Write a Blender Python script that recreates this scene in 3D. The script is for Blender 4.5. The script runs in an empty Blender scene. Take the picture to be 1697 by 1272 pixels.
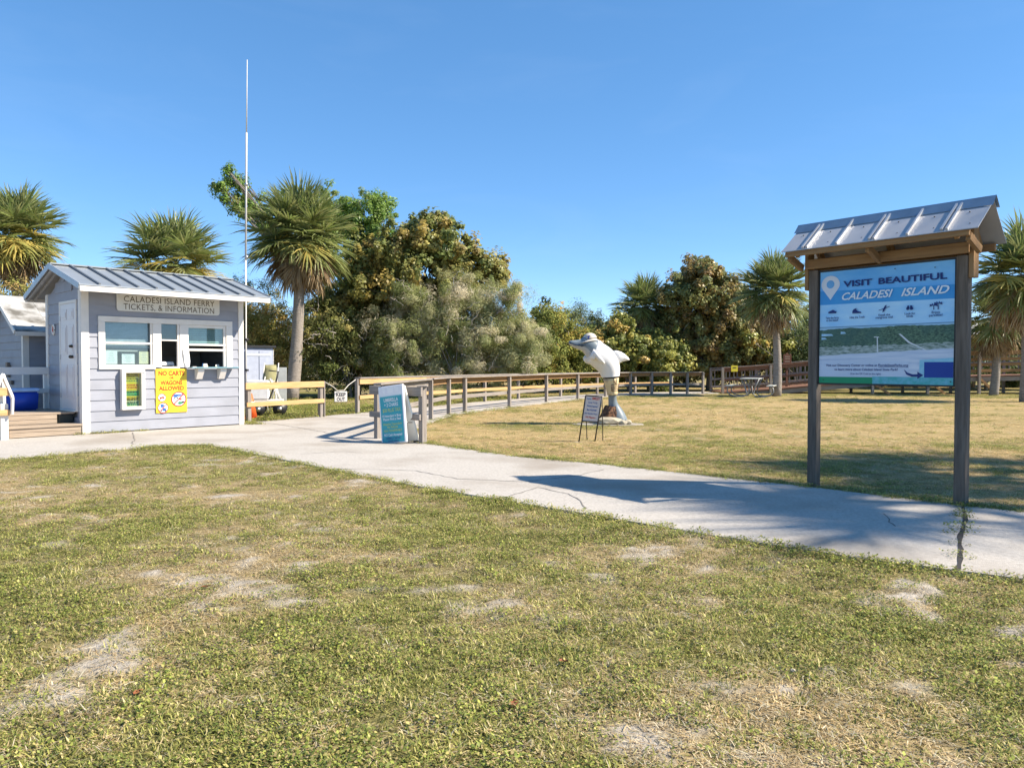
import bpy, bmesh, math, random
import numpy as np
from mathutils import Vector, Matrix, Euler
PI = math.pi
random.seed(7); RNG = np.random.default_rng(11)
S = bpy.context.scene
COL = S.collection

# ------------------------------------------------------------------ camera, sky, sun, exposure
CAM_H = 1.3; FPX = 1250.0; IMG_W = 1697.0; IMG_H = 1272.0
PITCH = math.atan(32 / FPX)                       # camera looks down a little
cam_d = bpy.data.cameras.new('camera'); cam = bpy.data.objects.new('camera', cam_d); COL.objects.link(cam)
cam.location = (0, 0, CAM_H); cam.rotation_euler = (PI / 2 - PITCH, 0, 0)
cam_d.sensor_width = 36; cam_d.lens = FPX / IMG_W * 36; cam_d.clip_start = .1; cam_d.clip_end = 4000
S.camera = cam

SUN_EL = math.radians(41.5); SUN_AZ = math.radians(-9)      # azimuth measured from +X
sx, sy, sz = math.cos(SUN_EL) * math.cos(SUN_AZ), math.cos(SUN_EL) * math.sin(SUN_AZ), math.sin(SUN_EL)
W = bpy.data.worlds.new('World'); S.world = W; W.use_nodes = True
nt = W.node_tree; nt.nodes.clear()
sky = nt.nodes.new('ShaderNodeTexSky'); sky.sky_type = 'NISHITA'; sky.sun_disc = False
sky.sun_elevation = SUN_EL; sky.sun_rotation = math.radians(99)
sky.air_density = 0.5; sky.dust_density = 0.0; sky.ozone_density = 2.2; sky.altitude = 0
hsv = nt.nodes.new('ShaderNodeHueSaturation'); hsv.inputs['Saturation'].default_value = 1.5
bg = nt.nodes.new('ShaderNodeBackground'); bg.inputs[1].default_value = 0.125
out = nt.nodes.new('ShaderNodeOutputWorld')
gm = nt.nodes.new('ShaderNodeGamma'); gm.inputs[1].default_value = 0.62; nt.links.new(sky.outputs[0], gm.inputs[0]); nt.links.new(gm.outputs[0], hsv.inputs['Color']); tcw = nt.nodes.new('ShaderNodeTexCoord'); mpw = nt.nodes.new('ShaderNodeMapping'); mpw.inputs['Scale'].default_value = (1.6, 1.6, 7.); mpw.inputs['Rotation'].default_value = (.12, .05, .3)
nzw = nt.nodes.new('ShaderNodeTexNoise'); nzw.inputs['Scale'].default_value = 2.2; nzw.inputs['Detail'].default_value = 7; nzw.inputs['Roughness'].default_value = .6; nzw.inputs['Distortion'].default_value = .6
mrw = nt.nodes.new('ShaderNodeMapRange'); mrw.inputs['From Min'].default_value = .5; mrw.inputs['From Max'].default_value = .85; mrw.inputs['To Max'].default_value = .035
mxw = nt.nodes.new('ShaderNodeMix'); mxw.data_type = 'RGBA'; mxw.inputs[7].default_value = (2.6, 2.9, 3.2, 1)
nt.links.new(tcw.outputs['Generated'], mpw.inputs[0]); nt.links.new(mpw.outputs[0], nzw.inputs['Vector']); nt.links.new(nzw.outputs['Fac'], mrw.inputs['Value']); nt.links.new(mrw.outputs[0], mxw.inputs[0]); nt.links.new(hsv.outputs[0], mxw.inputs[6])
nt.links.new(mxw.outputs[2], bg.inputs[0]); nt.links.new(bg.outputs[0], out.inputs[0])
sun_d = bpy.data.lights.new('sun', 'SUN'); sun_d.energy = 2.8; sun_d.angle = math.radians(.5); sun_d.color = (1, .90, .75)
sun = bpy.data.objects.new('sun', sun_d); COL.objects.link(sun); sun.location = (20, -5, 30)
sun.rotation_euler = Vector((-sx, -sy, -sz)).to_track_quat('-Z', 'Y').to_euler()
S.view_settings.view_transform = 'Standard'; S.view_settings.look = 'None'
S.view_settings.exposure = 1.85; S.view_settings.gamma = 1; S.view_settings.use_curve_mapping = False
S.cycles.max_bounces = 6; S.cycles.transparent_max_bounces = 16

# ------------------------------------------------------------------ helpers
def at(px, py, depth):
    """a surveyed direction of the photograph and a distance ahead -> a place in the world"""
    F = Vector((0, math.cos(PITCH), -math.sin(PITCH))); U = Vector((0, math.sin(PITCH), math.cos(PITCH)))
    d = F + Vector((1, 0, 0)) * ((px - IMG_W / 2) / FPX) + U * (-(py - IMG_H / 2) / FPX)
    return Vector((0, 0, CAM_H)) + d * (depth / d.y)

MATS = {}
def nd(t, kind, **kw):
    n = t.nodes.new(kind)
    for k, v in kw.items(): setattr(n, k, v)
    return n
def M(name, col, rough=.6, metal=0., var=.12, scale=6., stretch=(1, 1, 1), bump=0., bscale=None, col2=None, spec=.4, blotch=None, lo=.3, hi=.7):
    if name in MATS: return MATS[name]
    m = bpy.data.materials.new(name); m.use_nodes = True; MATS[name] = m
    t = m.node_tree; b = t.nodes['Principled BSDF']
    b.inputs['Roughness'].default_value = rough; b.inputs['Metallic'].default_value = metal
    b.inputs['Specular IOR Level'].default_value = spec
    tc = nd(t, 'ShaderNodeTexCoord'); oi = nd(t, 'ShaderNodeObjectInfo')
    mul = nd(t, 'ShaderNodeMath', operation='MULTIPLY'); mul.inputs[1].default_value = 37.
    t.links.new(oi.outputs['Random'], mul.inputs[0])
    add = nd(t, 'ShaderNodeVectorMath', operation='ADD')
    t.links.new(tc.outputs['Object'], add.inputs[0]); t.links.new(mul.outputs[0], add.inputs[1])
    mp = nd(t, 'ShaderNodeMapping'); mp.inputs['Scale'].default_value = [scale * s for s in stretch]
    t.links.new(add.outputs[0], mp.inputs[0])
    nz = nd(t, 'ShaderNodeTexNoise'); nz.inputs['Scale'].default_value = 1; nz.inputs['Detail'].default_value = 6; nz.inputs['Roughness'].default_value = .62
    t.links.new(mp.outputs[0], nz.inputs['Vector'])
    rp = nd(t, 'ShaderNodeValToRGB')
    c1 = col2 if col2 else tuple(c * (1 - var) for c in col); c2 = col if col2 else tuple(min(1, c * (1 + var)) for c in col)
    rp.color_ramp.elements[0].color = (*c1, 1); rp.color_ramp.elements[1].color = (*c2, 1)
    rp.color_ramp.elements[0].position = lo; rp.color_ramp.elements[1].position = hi
    t.links.new(nz.outputs['Fac'], rp.inputs[0]); last = rp.outputs[0]
    if blotch:                                     # (colour, scale, low, high): stains of a larger size
        n2 = nd(t, 'ShaderNodeTexNoise'); n2.inputs['Scale'].default_value = blotch[1]; n2.inputs['Detail'].default_value = 5
        t.links.new(add.outputs[0], n2.inputs['Vector'])
        r2 = nd(t, 'ShaderNodeMapRange'); r2.inputs['From Min'].default_value = blotch[2]; r2.inputs['From Max'].default_value = blotch[3]
        t.links.new(n2.outputs['Fac'], r2.inputs['Value'])
        mx = nd(t, 'ShaderNodeMix', data_type='RGBA'); mx.inputs[7].default_value = (*blotch[0], 1)
        t.links.new(r2.outputs[0], mx.inputs[0]); t.links.new(last, mx.inputs[6]); last = mx.outputs[2]
    t.links.new(last, b.inputs['Base Color'])
    if bump:
        bp = nd(t, 'ShaderNodeBump'); bp.inputs['Strength'].default_value = bump; bp.inputs['Distance'].default_value = .02
        if bscale:
            n3 = nd(t, 'ShaderNodeTexNoise'); n3.inputs['Scale'].default_value = bscale; n3.inputs['Detail'].default_value = 4
            t.links.new(add.outputs[0], n3.inputs['Vector']); t.links.new(n3.outputs['Fac'], bp.inputs['Height'])
        else: t.links.new(nz.outputs['Fac'], bp.inputs['Height'])
        t.links.new(bp.outputs[0], b.inputs['Normal'])
    return m
WOODS = {'tan': ((.62, .40, .19), (.42, .25, .11)), 'grey': ((.34, .30, .265), (.19, .165, .145)), 'brown': ((.36, .215, .10), (.22, .125, .06)),
         'deck': ((.42, .34, .26), (.26, .20, .15)), 'red': ((.24, .125, .085), (.14, .075, .05)), 'post': ((.19, .155, .125), (.085, .068, .055))}
def wood(kind, axis=0):
    st = [9., 9., 9.]; st[axis] = .7
    c = WOODS[kind]
    return M(f'{kind}_timber_{"xyz"[axis]}', c[0], rough=.8, col2=c[1], scale=3.2, stretch=st, bump=.35, spec=.2)
def leaf_mat(name, trans=.3, rough=.55, spec=.25, vary=.25, gain=1.):
    if name in MATS: return MATS[name]
    m = bpy.data.materials.new(name); m.use_nodes = True; MATS[name] = m
    t = m.node_tree; b = t.nodes['Principled BSDF']; o = t.nodes['Material Output']
    b.inputs['Roughness'].default_value = rough; b.inputs['Specular IOR Level'].default_value = spec
    a = nd(t, 'ShaderNodeAttribute', attribute_name='Col')
    oi = nd(t, 'ShaderNodeObjectInfo'); mr = nd(t, 'ShaderNodeMapRange'); mr.inputs['To Min'].default_value = gain * (1 - vary); mr.inputs['To Max'].default_value = gain * (1 + vary)
    t.links.new(oi.outputs['Random'], mr.inputs['Value'])
    h = nd(t, 'ShaderNodeHueSaturation'); t.links.new(mr.outputs[0], h.inputs['Value']); t.links.new(a.outputs['Color'], h.inputs['Color'])
    tr = nd(t, 'ShaderNodeBsdfTranslucent'); mx = nd(t, 'ShaderNodeMixShader'); mx.inputs[0].default_value = trans
    t.links.new(h.outputs[0], b.inputs['Base Color']); t.links.new(h.outputs[0], tr.inputs['Color'])
    t.links.new(b.outputs[0], mx.inputs[1]); t.links.new(tr.outputs[0], mx.inputs[2]); t.links.new(mx.outputs[0], o.inputs['Surface'])
    return m
def glass_mat():
    if 'window_glass' in MATS: return MATS['window_glass']
    m = bpy.data.materials.new('window_glass'); m.use_nodes = True; MATS['window_glass'] = m
    t = m.node_tree; t.nodes.clear()
    lw = nd(t, 'ShaderNodeLayerWeight'); lw.inputs[0].default_value = .5
    pw_ = nd(t, 'ShaderNodeMath', operation='POWER'); pw_.inputs[1].default_value = 4.; t.links.new(lw.outputs['Facing'], pw_.inputs[0])
    fr = nd(t, 'ShaderNodeMath', operation='MULTIPLY_ADD'); fr.inputs[1].default_value = .9; fr.inputs[2].default_value = .07; t.links.new(pw_.outputs[0], fr.inputs[0])
    g = nd(t, 'ShaderNodeBsdfGlossy'); g.inputs['Roughness'].default_value = .015; g.inputs['Color'].default_value = (.95, .98, 1, 1)
    tr = nd(t, 'ShaderNodeBsdfTransparent'); tr.inputs[0].default_value = (.8, .86, .86, 1)
    mx = nd(t, 'ShaderNodeMixShader'); o = nd(t, 'ShaderNodeOutputMaterial')
    t.links.new(fr.outputs[0], mx.inputs[0]); t.links.new(tr.outputs[0], mx.inputs[1]); t.links.new(g.outputs[0], mx.inputs[2]); t.links.new(mx.outputs[0], o.inputs[0])
    return m

def tag(o, label=None, cat=None, group=None, kind=None):
    if label: o['label'] = label
    if cat: o['category'] = cat
    if group: o['group'] = group
    if kind: o['kind'] = kind
    return o
def thing(name, label, cat, loc=(0, 0, 0), rz=0., group=None):
    o = bpy.data.objects.new(name, None); COL.objects.link(o); o.location = loc; o.rotation_euler = (0, 0, rz)
    o.empty_display_size = .2
    return tag(o, label, cat, group)
def link(name, me, mat=None, parent=None, loc=(0, 0, 0), rot=(0, 0, 0)):
    o = bpy.data.objects.new(name, me); COL.objects.link(o)
    if mat and not me.materials: me.materials.append(mat)
    o.parent = parent; o.location = loc; o.rotation_euler = rot
    return o
BOXES = {}
def box_mesh(dx, dy, dz, mat, bev=.004):
    key = (round(dx, 4), round(dy, 4), round(dz, 4), mat.name, bev)
    if key in BOXES: return BOXES[key]
    bm = bmesh.new(); bmesh.ops.create_cube(bm, size=1)
    for v in bm.verts: v.co = (v.co.x * dx, v.co.y * dy, v.co.z * dz)
    if bev and min(dx, dy, dz) > bev * 2.5:
        bmesh.ops.bevel(bm, geom=bm.edges[:], offset=bev, segments=1, affect='EDGES', profile=.5)
    me = bpy.data.meshes.new('board'); bm.to_mesh(me); bm.free(); me.materials.append(mat); BOXES[key] = me
    return me
def box(name, parent, a, b, mat, bev=.004):
    d = [abs(b[i] - a[i]) for i in range(3)]; c = [(a[i] + b[i]) / 2 for i in range(3)]
    if isinstance(mat, str): mat = wood(mat, max(range(3), key=lambda i: d[i]))
    return link(name, box_mesh(*d, mat, bev), None, parent, c)
def beam(name, parent, p0, p1, w, t, mat, up=(0, 0, 1), bev=.004):
    """a straight timber from p0 to p1: w across, t along the up direction"""
    p0, p1 = Vector(p0), Vector(p1); L = (p1 - p0).length
    if isinstance(mat, str): mat = wood(mat, 0)
    x = (p1 - p0).normalized(); u = Vector(up); y = u.cross(x)
    if y.length < 1e-4: y = Vector((0, 1, 0)).cross(x)
    y.normalize(); z = x.cross(y)
    o = link(name, box_mesh(L, w, t, mat, bev), None, parent)
    o.matrix_local = Matrix.Translation((p0 + p1) / 2) @ Matrix((x, y, z)).transposed().to_4x4()
    return o
def mesh_obj(name, verts, faces, mat, parent=None, smooth=False, loc=(0, 0, 0), rot=(0, 0, 0)):
    me = bpy.data.meshes.new(name); me.from_pydata([tuple(v) for v in verts], [], faces); me.update()
    if smooth:
        for p in me.polygons: p.use_smooth = True
    return link(name, me, mat, parent, loc, rot)
def bm_obj(name, bm, mat, parent=None, smooth=False, loc=(0, 0, 0), rot=(0, 0, 0)):
    bmesh.ops.recalc_face_normals(bm, faces=bm.faces[:])
    me = bpy.data.meshes.new(name); bm.to_mesh(me); bm.free()
    if smooth:
        for p in me.polygons: p.use_smooth = True
    return link(name, me, mat, parent, loc, rot)
def tube_geo(path, radii, seg=8, cap=True):
    V, Fc = [], []; path = [Vector(p) for p in path]; n = len(path)
    ref = None
    for i, p in enumerate(path):
        d = (path[min(i + 1, n - 1)] - path[max(i - 1, 0)]).normalized()
        if ref is None: ref = d.orthogonal().normalized()
        a = (ref - d * ref.dot(d)).normalized(); ref = a; b = d.cross(a)
        for k in range(seg):
            an = 2 * PI * k / seg; V.append(p + (a * math.cos(an) + b * math.sin(an)) * radii[i])
    for i in range(n - 1):
        for k in range(seg):
            k2 = (k + 1) % seg; Fc.append((i * seg + k, i * seg + k2, (i + 1) * seg + k2, (i + 1) * seg + k))
    if cap: Fc.append(tuple(range(seg))[::-1]); Fc.append(tuple(range((n - 1) * seg, n * seg)))
    return V, Fc
def tube(name, parent, path, r, mat, seg=8, smooth=True):
    rr = r if hasattr(r, '__len__') else [r] * len(path)
    V, Fc = tube_geo(path, rr, seg); return mesh_obj(name, V, Fc, mat, parent, smooth)
def prism(name, parent, poly, y0, y1, mat, bev=0):
    """polygon in local x,z pushed from y0 to y1"""
    bm = bmesh.new(); vs = [bm.verts.new((x, y0, z)) for x, z in poly]; f = bm.faces.new(vs)
    r = bmesh.ops.extrude_face_region(bm, geom=[f])
    for g in r['geom']:
        if isinstance(g, bmesh.types.BMVert): g.co.y = y1
    bmesh.ops.triangulate(bm, faces=[q for q in bm.faces if len(q.verts) > 4])
    return bm_obj(name, bm, mat, parent)
def sheet(name, parent, poly, y, mat):
    """flat print: polygon in local x,z at depth y, facing -y"""
    bm = bmesh.new(); vs = [bm.verts.new((x, y, z)) for x, z in poly]
    f = bm.faces.new(vs); f.normal_update()
    if f.normal.y > 0: f.normal_flip()
    bmesh.ops.triangulate(bm, faces=bm.faces[:])
    me = bpy.data.meshes.new(name); bm.to_mesh(me); bm.free(); return link(name, me, mat, parent)
def rect(x0, x1, z0, z1): return [(x0, z0), (x1, z0), (x1, z1), (x0, z1)]
def disc(cx, cz, r, n=24, a0=0, a1=2 * PI): return [(cx + r * math.cos(a0 + (a1 - a0) * i / n), cz + r * math.sin(a0 + (a1 - a0) * i / n)) for i in range(n)]
def ring(name, parent, cx, cz, r0, r1, y, mat, n=28):
    V = []; Fc = []
    for i in range(n):
        a = 2 * PI * i / n
        V += [(cx + r0 * math.cos(a), y, cz + r0 * math.sin(a)), (cx + r1 * math.cos(a), y, cz + r1 * math.sin(a))]
    for i in range(n):
        j = (i + 1) % n; Fc.append((2 * i, 2 * i + 1, 2 * j + 1, 2 * j))
    return mesh_obj(name, V, Fc, mat, parent)
def text(parent, body, x, z, y, size, mat, width=None, align='CENTER', bold=0., shear=0., name='lettering', rz=0., spacing=1.):
    cu = bpy.data.curves.new('t', 'FONT'); cu.body = body; cu.size = size; cu.align_x = align; cu.shear = shear; cu.space_character = spacing
    cu.offset = bold * size; cu.resolution_u = 3
    ob = bpy.data.objects.new('t', cu); me = bpy.data.meshes.new_from_object(ob)
    bpy.data.objects.remove(ob); bpy.data.curves.remove(cu)
    me.materials.clear(); me.materials.append(mat)
    if width:
        xs = [v.co.x for v in me.vertices]; w = max(xs) - min(xs)
        for v in me.vertices: v.co.x *= width / w
    return link(name, me, None, parent, (x, y, z), (PI / 2, rz, 0))

# value noise shared by the ground sheet and what grows on it
def vnoise(x, y, scale, seed, octs=4):
    r = np.zeros_like(x); amp = 1.; tot = 0.
    for o in range(octs):
        g = np.random.default_rng(seed * 31 + o).random((256, 256)); s = scale * 2 ** o
        fx, fy = x * s + 91.3 * o, y * s + 17.7 * o
        ix, iy = np.floor(fx).astype(int), np.floor(fy).astype(int); tx, ty = fx - ix, fy - iy
        tx, ty = tx * tx * (3 - 2 * tx), ty * ty * (3 - 2 * ty)
        a, b = g[ix % 256, iy % 256], g[(ix + 1) % 256, iy % 256]; c, d = g[ix % 256, (iy + 1) % 256], g[(ix + 1) % 256, (iy + 1) % 256]
        r += amp * ((a * (1 - tx) + b * tx) * (1 - ty) + (c * (1 - tx) + d * tx) * ty); tot += amp; amp *= .55
    return r / tot
def smooth(a, b, x): t = np.clip((x - a) / (b - a), 0, 1); return t * t * (3 - 2 * t)
def inside(poly, x, y):
    r = np.zeros(x.shape, bool); n = len(poly)
    for i in range(n):
        (x0, y0), (x1, y1) = poly[i], poly[(i + 1) % n]
        c = ((y0 > y) != (y1 > y)) & (x < (x1 - x0) * (y - y0) / ((y1 - y0) or 1e-9) + x0); r ^= c
    return r
def edge_dist(poly, x, y):
    d = np.full(x.shape, 1e9); n = len(poly)
    for i in range(n):
        (x0, y0), (x1, y1) = poly[i], poly[(i + 1) % n]; ex, ey = x1 - x0, y1 - y0
        t = np.clip(((x - x0) * ex + (y - y0) * ey) / (ex * ex + ey * ey + 1e-9), 0, 1)
        d = np.minimum(d, np.hypot(x - x0 - t * ex, y - y0 - t * ey))
    return d

# ------------------------------------------------------------------ plan of the site
RAIL_R = [(-1.93, 17.93), (-1.66, 19.8), (-1.29, 20.65), (-.08, 23.36), (1.2, 26.32), (2.51, 28.75), (3.83, 30.94), (5.08, 32.29), (6.11, 32.95), (6.97, 33.15), (7.77, 33.42), (8.57, 33.84)]
RAIL_L = [(-4.13, 20.12), (-2.6, 23.3), (-.96, 26.62), (.24, 28.75), (2.0, 31.0), (3.76, 33.3), (4.73, 34.2), (5.7, 34.9), (6.52, 35.4), (7.6, 35.9)]
NEAR = [(-16, 1.6), (-7.07, 10.39), (-6.4, 11.2), (-5.62, 12.02), (-5.38, 12.22), (-5.12, 12.3), (-4.88, 12.17), (-4.23, 11.5), (-1.77, 8.85), (-.96, 8.02), (.78, 6.45), (1.55, 5.72), (2.36, 5.05), (2.83, 4.74), (3.13, 4.55), (5.2, 3.0), (9, -.6)]
FAR = [(13, -.6), (4.52, 6.63), (4.18, 6.95), (3.16, 8.02), (1.12, 9.88), (.1, 10.62), (-1.36, 12.36)]
SLAB = NEAR + FAR + [(-2.2, 13.35)] + [(x + .16, y - .06) for x, y in RAIL_R] + [(9.5, 34.4), (9.3, 36.2)] + [(x - .12, y + .1) for x, y in RAIL_L][::-1] + \
       [(-4.8, 19.0), (-5.9, 17.0), (-6.2, 16.2), (-8.1, 14.4), (-9.6, 13.1), (-19, 3.6)]

# ------------------------------------------------------------------ ground sheet
def lawn_masks(x, y):
    back = smooth(-.6, .6, (y - 10.9) + (x - 0) * .95) * smooth(-3.2, -1.6, x)       # the lawn beyond the path
    n1 = vnoise(x, y, .55, 3); n2 = vnoise(x, y, 1.7, 5); n3 = vnoise(x, y, .9, 8)
    de = edge_dist(SLAB, x, y)
    sand = smooth(.60, .68, n2 * .55 + n1 * .0 + vnoise(x, y, 4.6, 9, 3) * .45 - .036 + .03 * smooth(0, 2, x) * (1 - back) - .05 * back - .05 * smooth(6.5, 10, y))
    sand = np.maximum(sand, .75 * smooth(.66, .74, vnoise(x, y, 3.6, 33, 2) * .7 + n3 * .3) * (1 - .7 * back))
    dry = smooth(.33, .72, n1 * .55 + n2 * .45 + .13 * back - .06 * smooth(.7, 0, de) - .10 * smooth(28, 31, y) - .05 * smooth(5, 2.5, y) + .05 * smooth(6, 10, y) * (1 - back))
    rust = smooth(.62, .72, vnoise(x, y, .8, 21)) * smooth(3.6, 2.4, y)
    return back, sand, dry, rust, de
xs = np.concatenate([[-900, -400, -180, -90, -50, -30, -20, -15, -11], np.arange(-9, 9.01, .085), [11, 15, 20, 30, 50, 90, 180, 400, 900]])
ys = np.concatenate([[-300, -100, -40, -15, -5, 0, 1], np.arange(1.6, 13, .075), np.arange(13, 36, .22), [38, 41, 46, 55, 70, 100, 160, 300, 600, 1500]])
gx, gy = np.meshgrid(xs, ys); fx, fy = gx.ravel(), gy.ravel()
bk, sa, dr, ru, de = lawn_masks(fx, fy)
gz = -.035 + .022 * smooth(.9, .0, de) + .022 * (vnoise(fx, fy, .9, 40) - .5) + .018 * (vnoise(fx, fy, 5, 41, 2) - .5) + .012 * sa
gz = np.where(inside(SLAB, fx, fy), -.075, gz)
n, mrow = len(ys), len(xs)
idx = np.arange(n * mrow).reshape(n, mrow)
quads = np.stack([idx[:-1, :-1], idx[:-1, 1:], idx[1:, 1:], idx[1:, :-1]], -1).reshape(-1, 4)
me = bpy.data.meshes.new('lawn'); me.from_pydata(np.stack([fx, fy, gz], 1).tolist(), [], quads.tolist()); me.update()
ca = me.attributes.new('mask', 'FLOAT_COLOR', 'POINT')
ca.data.foreach_set('color', np.stack([sa, dr, bk, ru], 1).astype(np.float32).ravel())
for p in me.polygons: p.use_smooth = True
lm = bpy.data.materials.new('lawn_soil'); lm.use_nodes = True; t = lm.node_tree; b = t.nodes['Principled BSDF']
b.inputs['Roughness'].default_value = .95; b.inputs['Specular IOR Level'].default_value = .1
at_n = nd(t, 'ShaderNodeAttribute', attribute_name='mask'); sep = nd(t, 'ShaderNodeSeparateColor'); t.links.new(at_n.outputs['Color'], sep.inputs[0])
tc = nd(t, 'ShaderNodeTexCoord')
def noise(scale, detail=6, rough=.65):
    z = nd(t, 'ShaderNodeTexNoise'); z.inputs['Scale'].default_value = scale; z.inputs['Detail'].default_value = detail; z.inputs['Roughness'].default_value = rough
    t.links.new(tc.outputs['Object'], z.inputs['Vector']); return z
def ramp(sock, c0, c1, lo=.35, hi=.65):
    r = nd(t, 'ShaderNodeValToRGB'); e = r.color_ramp.elements; e[0].color = (*c0, 1); e[1].color = (*c1, 1); e[0].position = lo; e[1].position = hi
    t.links.new(sock, r.inputs[0]); return r.outputs[0]
def mixc(f, a, bb):
    x = nd(t, 'ShaderNodeMix', data_type='RGBA'); t.links.new(f, x.inputs[0]); t.links.new(a, x.inputs[6]); t.links.new(bb, x.inputs[7]); return x.outputs[2]
fine = noise(55); mid = noise(9)
green = ramp(fine.outputs['Fac'], (.05, .05, .016), (.26, .24, .08)); straw = ramp(fine.outputs['Fac'], (.16, .11, .05), (.52, .40, .22))
gold = ramp(fine.outputs['Fac'], (.21, .145, .06), (.56, .425, .21)); sandc = ramp(mid.outputs['Fac'], (.30, .26, .205), (.55, .49, .41))
dryc = mixc(sep.outputs['Blue'], straw, gold)
c = mixc(sep.outputs['Green'], green, dryc); c = mixc(sep.outputs['Red'], c, sandc)
t.links.new(c, b.inputs['Base Color'])
bp = nd(t, 'ShaderNodeBump'); bp.inputs['Strength'].default_value = .8; bp.inputs['Distance'].default_value = .03
t.links.new(fine.outputs['Fac'], bp.inputs['Height']); t.links.new(bp.outputs[0], b.inputs['Normal'])
lawn = link('lawn', me, lm); tag(lawn, kind='structure')

# ------------------------------------------------------------------ concrete walk
concrete = M('concrete', (.48, .445, .40), rough=.9, col2=(.35, .32, .285), scale=38, bump=.3, bscale=140, spec=.15, blotch=((.30, .26, .215), .8, .47, .74), lo=.3, hi=.62)
bm = bmesh.new(); vs = [bm.verts.new((x, y, 0)) for x, y in SLAB]
es = [bm.edges.new((vs[i], vs[(i + 1) % len(vs)])) for i in range(len(vs))]
bmesh.ops.triangle_fill(bm, edges=es, use_beauty=True)
top = bm.faces[:]
for f in top:
    f.normal_update()
    if f.normal.z < 0: f.normal_flip()
low = [bm.verts.new((x, y, -.12)) for x, y in SLAB]
for i in range(len(vs)):
    j = (i + 1) % len(vs); bm.faces.new((vs[i], low[i], low[j], vs[j]))
me = bpy.data.meshes.new('concrete_walk'); bm.to_mesh(me); bm.free()
walk = tag(link('concrete_walk', me, concrete), kind='structure')
dark_joint = M('joint_dirt', (.035, .032, .03), rough=1, var=.3)
crack_m = M('crack_dirt', (.17, .155, .14), rough=1, var=.3)
def crack(pts, w, name='crack', mat=None, jit=.02, z=.003):
    P = []; rn = random.Random(len(pts) * 7 + int(w * 1e4))
    for (x0, y0), (x1, y1) in zip(pts[:-1], pts[1:]):
        k = max(2, int(math.hypot(x1 - x0, y1 - y0) / .12))
        for i in range(k): P.append((x0 + (x1 - x0) * i / k + rn.uniform(-jit, jit), y0 + (y1 - y0) * i / k + rn.uniform(-jit, jit)))
    P.append(pts[-1]); V, Fc = [], []
    for i, p in enumerate(P):
        a, bq = P[max(0, i - 1)], P[min(len(P) - 1, i + 1)]; dx, dy = bq[0] - a[0], bq[1] - a[1]; L = math.hypot(dx, dy) or 1
        ww = w * rn.uniform(.5, 1.2) / 2; V += [(p[0] - dy / L * ww, p[1] + dx / L * ww, z), (p[0] + dy / L * ww, p[1] - dx / L * ww, z)]
    for i in range(len(P) - 1): Fc.append((2 * i, 2 * i + 1, 2 * i + 3, 2 * i + 2))
    return mesh_obj(name, V, Fc, mat or crack_m, walk)
G = lambda px, py: (lambda p: (p.x, p.y))(at(px, py, CAM_H / (math.tan(PITCH + math.atan((py - 636) / FPX)))))
crack([G(1596, 838), G(1600, 862), G(1591, 890), G(1592, 925), G(1587, 944)], .034, 'expansion_joint', dark_joint, .004)
crack([G(520, 776), G(640, 778), G(690, 780), G(760, 793), G(870, 798), G(960, 787), G(1000, 778)], .014)
crack([G(835, 825), G(890, 807), G(940, 818), G(965, 830), G(972, 842)], .014)
crack([G(220, 716), G(222, 728), G(218, 738)], .02)
crack([G(420, 697), G(480, 706), G(545, 717)], .02)
crack([G(500, 752), G(570, 748), G(600, 750)], .018)
crack([G(1462, 850), G(1475, 865), G(1484, 872)], .012)

# ------------------------------------------------------------------ paints
white = M('white_paint', (.72, .68, .63), rough=.5, var=.05, scale=5, blotch=((.56, .52, .46), 2.5, .58, .8))
siding_m = M('blue_grey_siding', (.30, .31, .355), rough=.6, var=.06, scale=4, stretch=(.5, 1, 3), blotch=((.235, .24, .27), 1.7, .46, .8))
roof_m = M('grey_steel_roof', (.30, .325, .345), rough=.42, metal=.35, var=.08, scale=3, blotch=((.25, .27, .28), 1.5, .5, .75))
rib_m = M('steel_seam', (.19, .205, .22), rough=.45, metal=.3, var=.08)
pale_roof = M('weathered_white_roof', (.43, .42, .40), rough=.7, var=.12, scale=4, blotch=((.13, .12, .10), 2.2, .42, .62))
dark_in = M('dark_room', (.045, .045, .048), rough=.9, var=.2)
black = M('black_metal', (.02, .02, .022), rough=.45, var=.2)
steel = M('bare_steel', (.45, .45, .46), rough=.35, metal=.9, var=.1)
glass = glass_mat()
def ink(name, c, rough=.55): return M(name, c, rough=rough, var=.05, scale=3)
ink_brown = ink('brown_ink', (.10, .075, .045)); ink_orange = ink('orange_ink', (.48, .055, .01)); ink_red = ink('red_ink', (.55, .05, .03))
ink_blue = ink('blue_ink', (.03, .12, .36)); ink_black = ink('black_ink', (.03, .03, .035)); ink_green = ink('green_ink', (.03, .22, .10))
ink_white = ink('white_ink', (.8, .8, .8)); ink_yellow = ink('yellow_ink', (.75, .52, .03)); ink_lime = ink('lime_ink', (.45, .55, .16)); ink_navy = ink('navy_ink', (.015, .035, .20))
paper = M('white_paper', (.80, .81, .80), rough=.7, var=.03); cream = M('cream_paper', (.78, .70, .45), rough=.7, var=.04)

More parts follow.
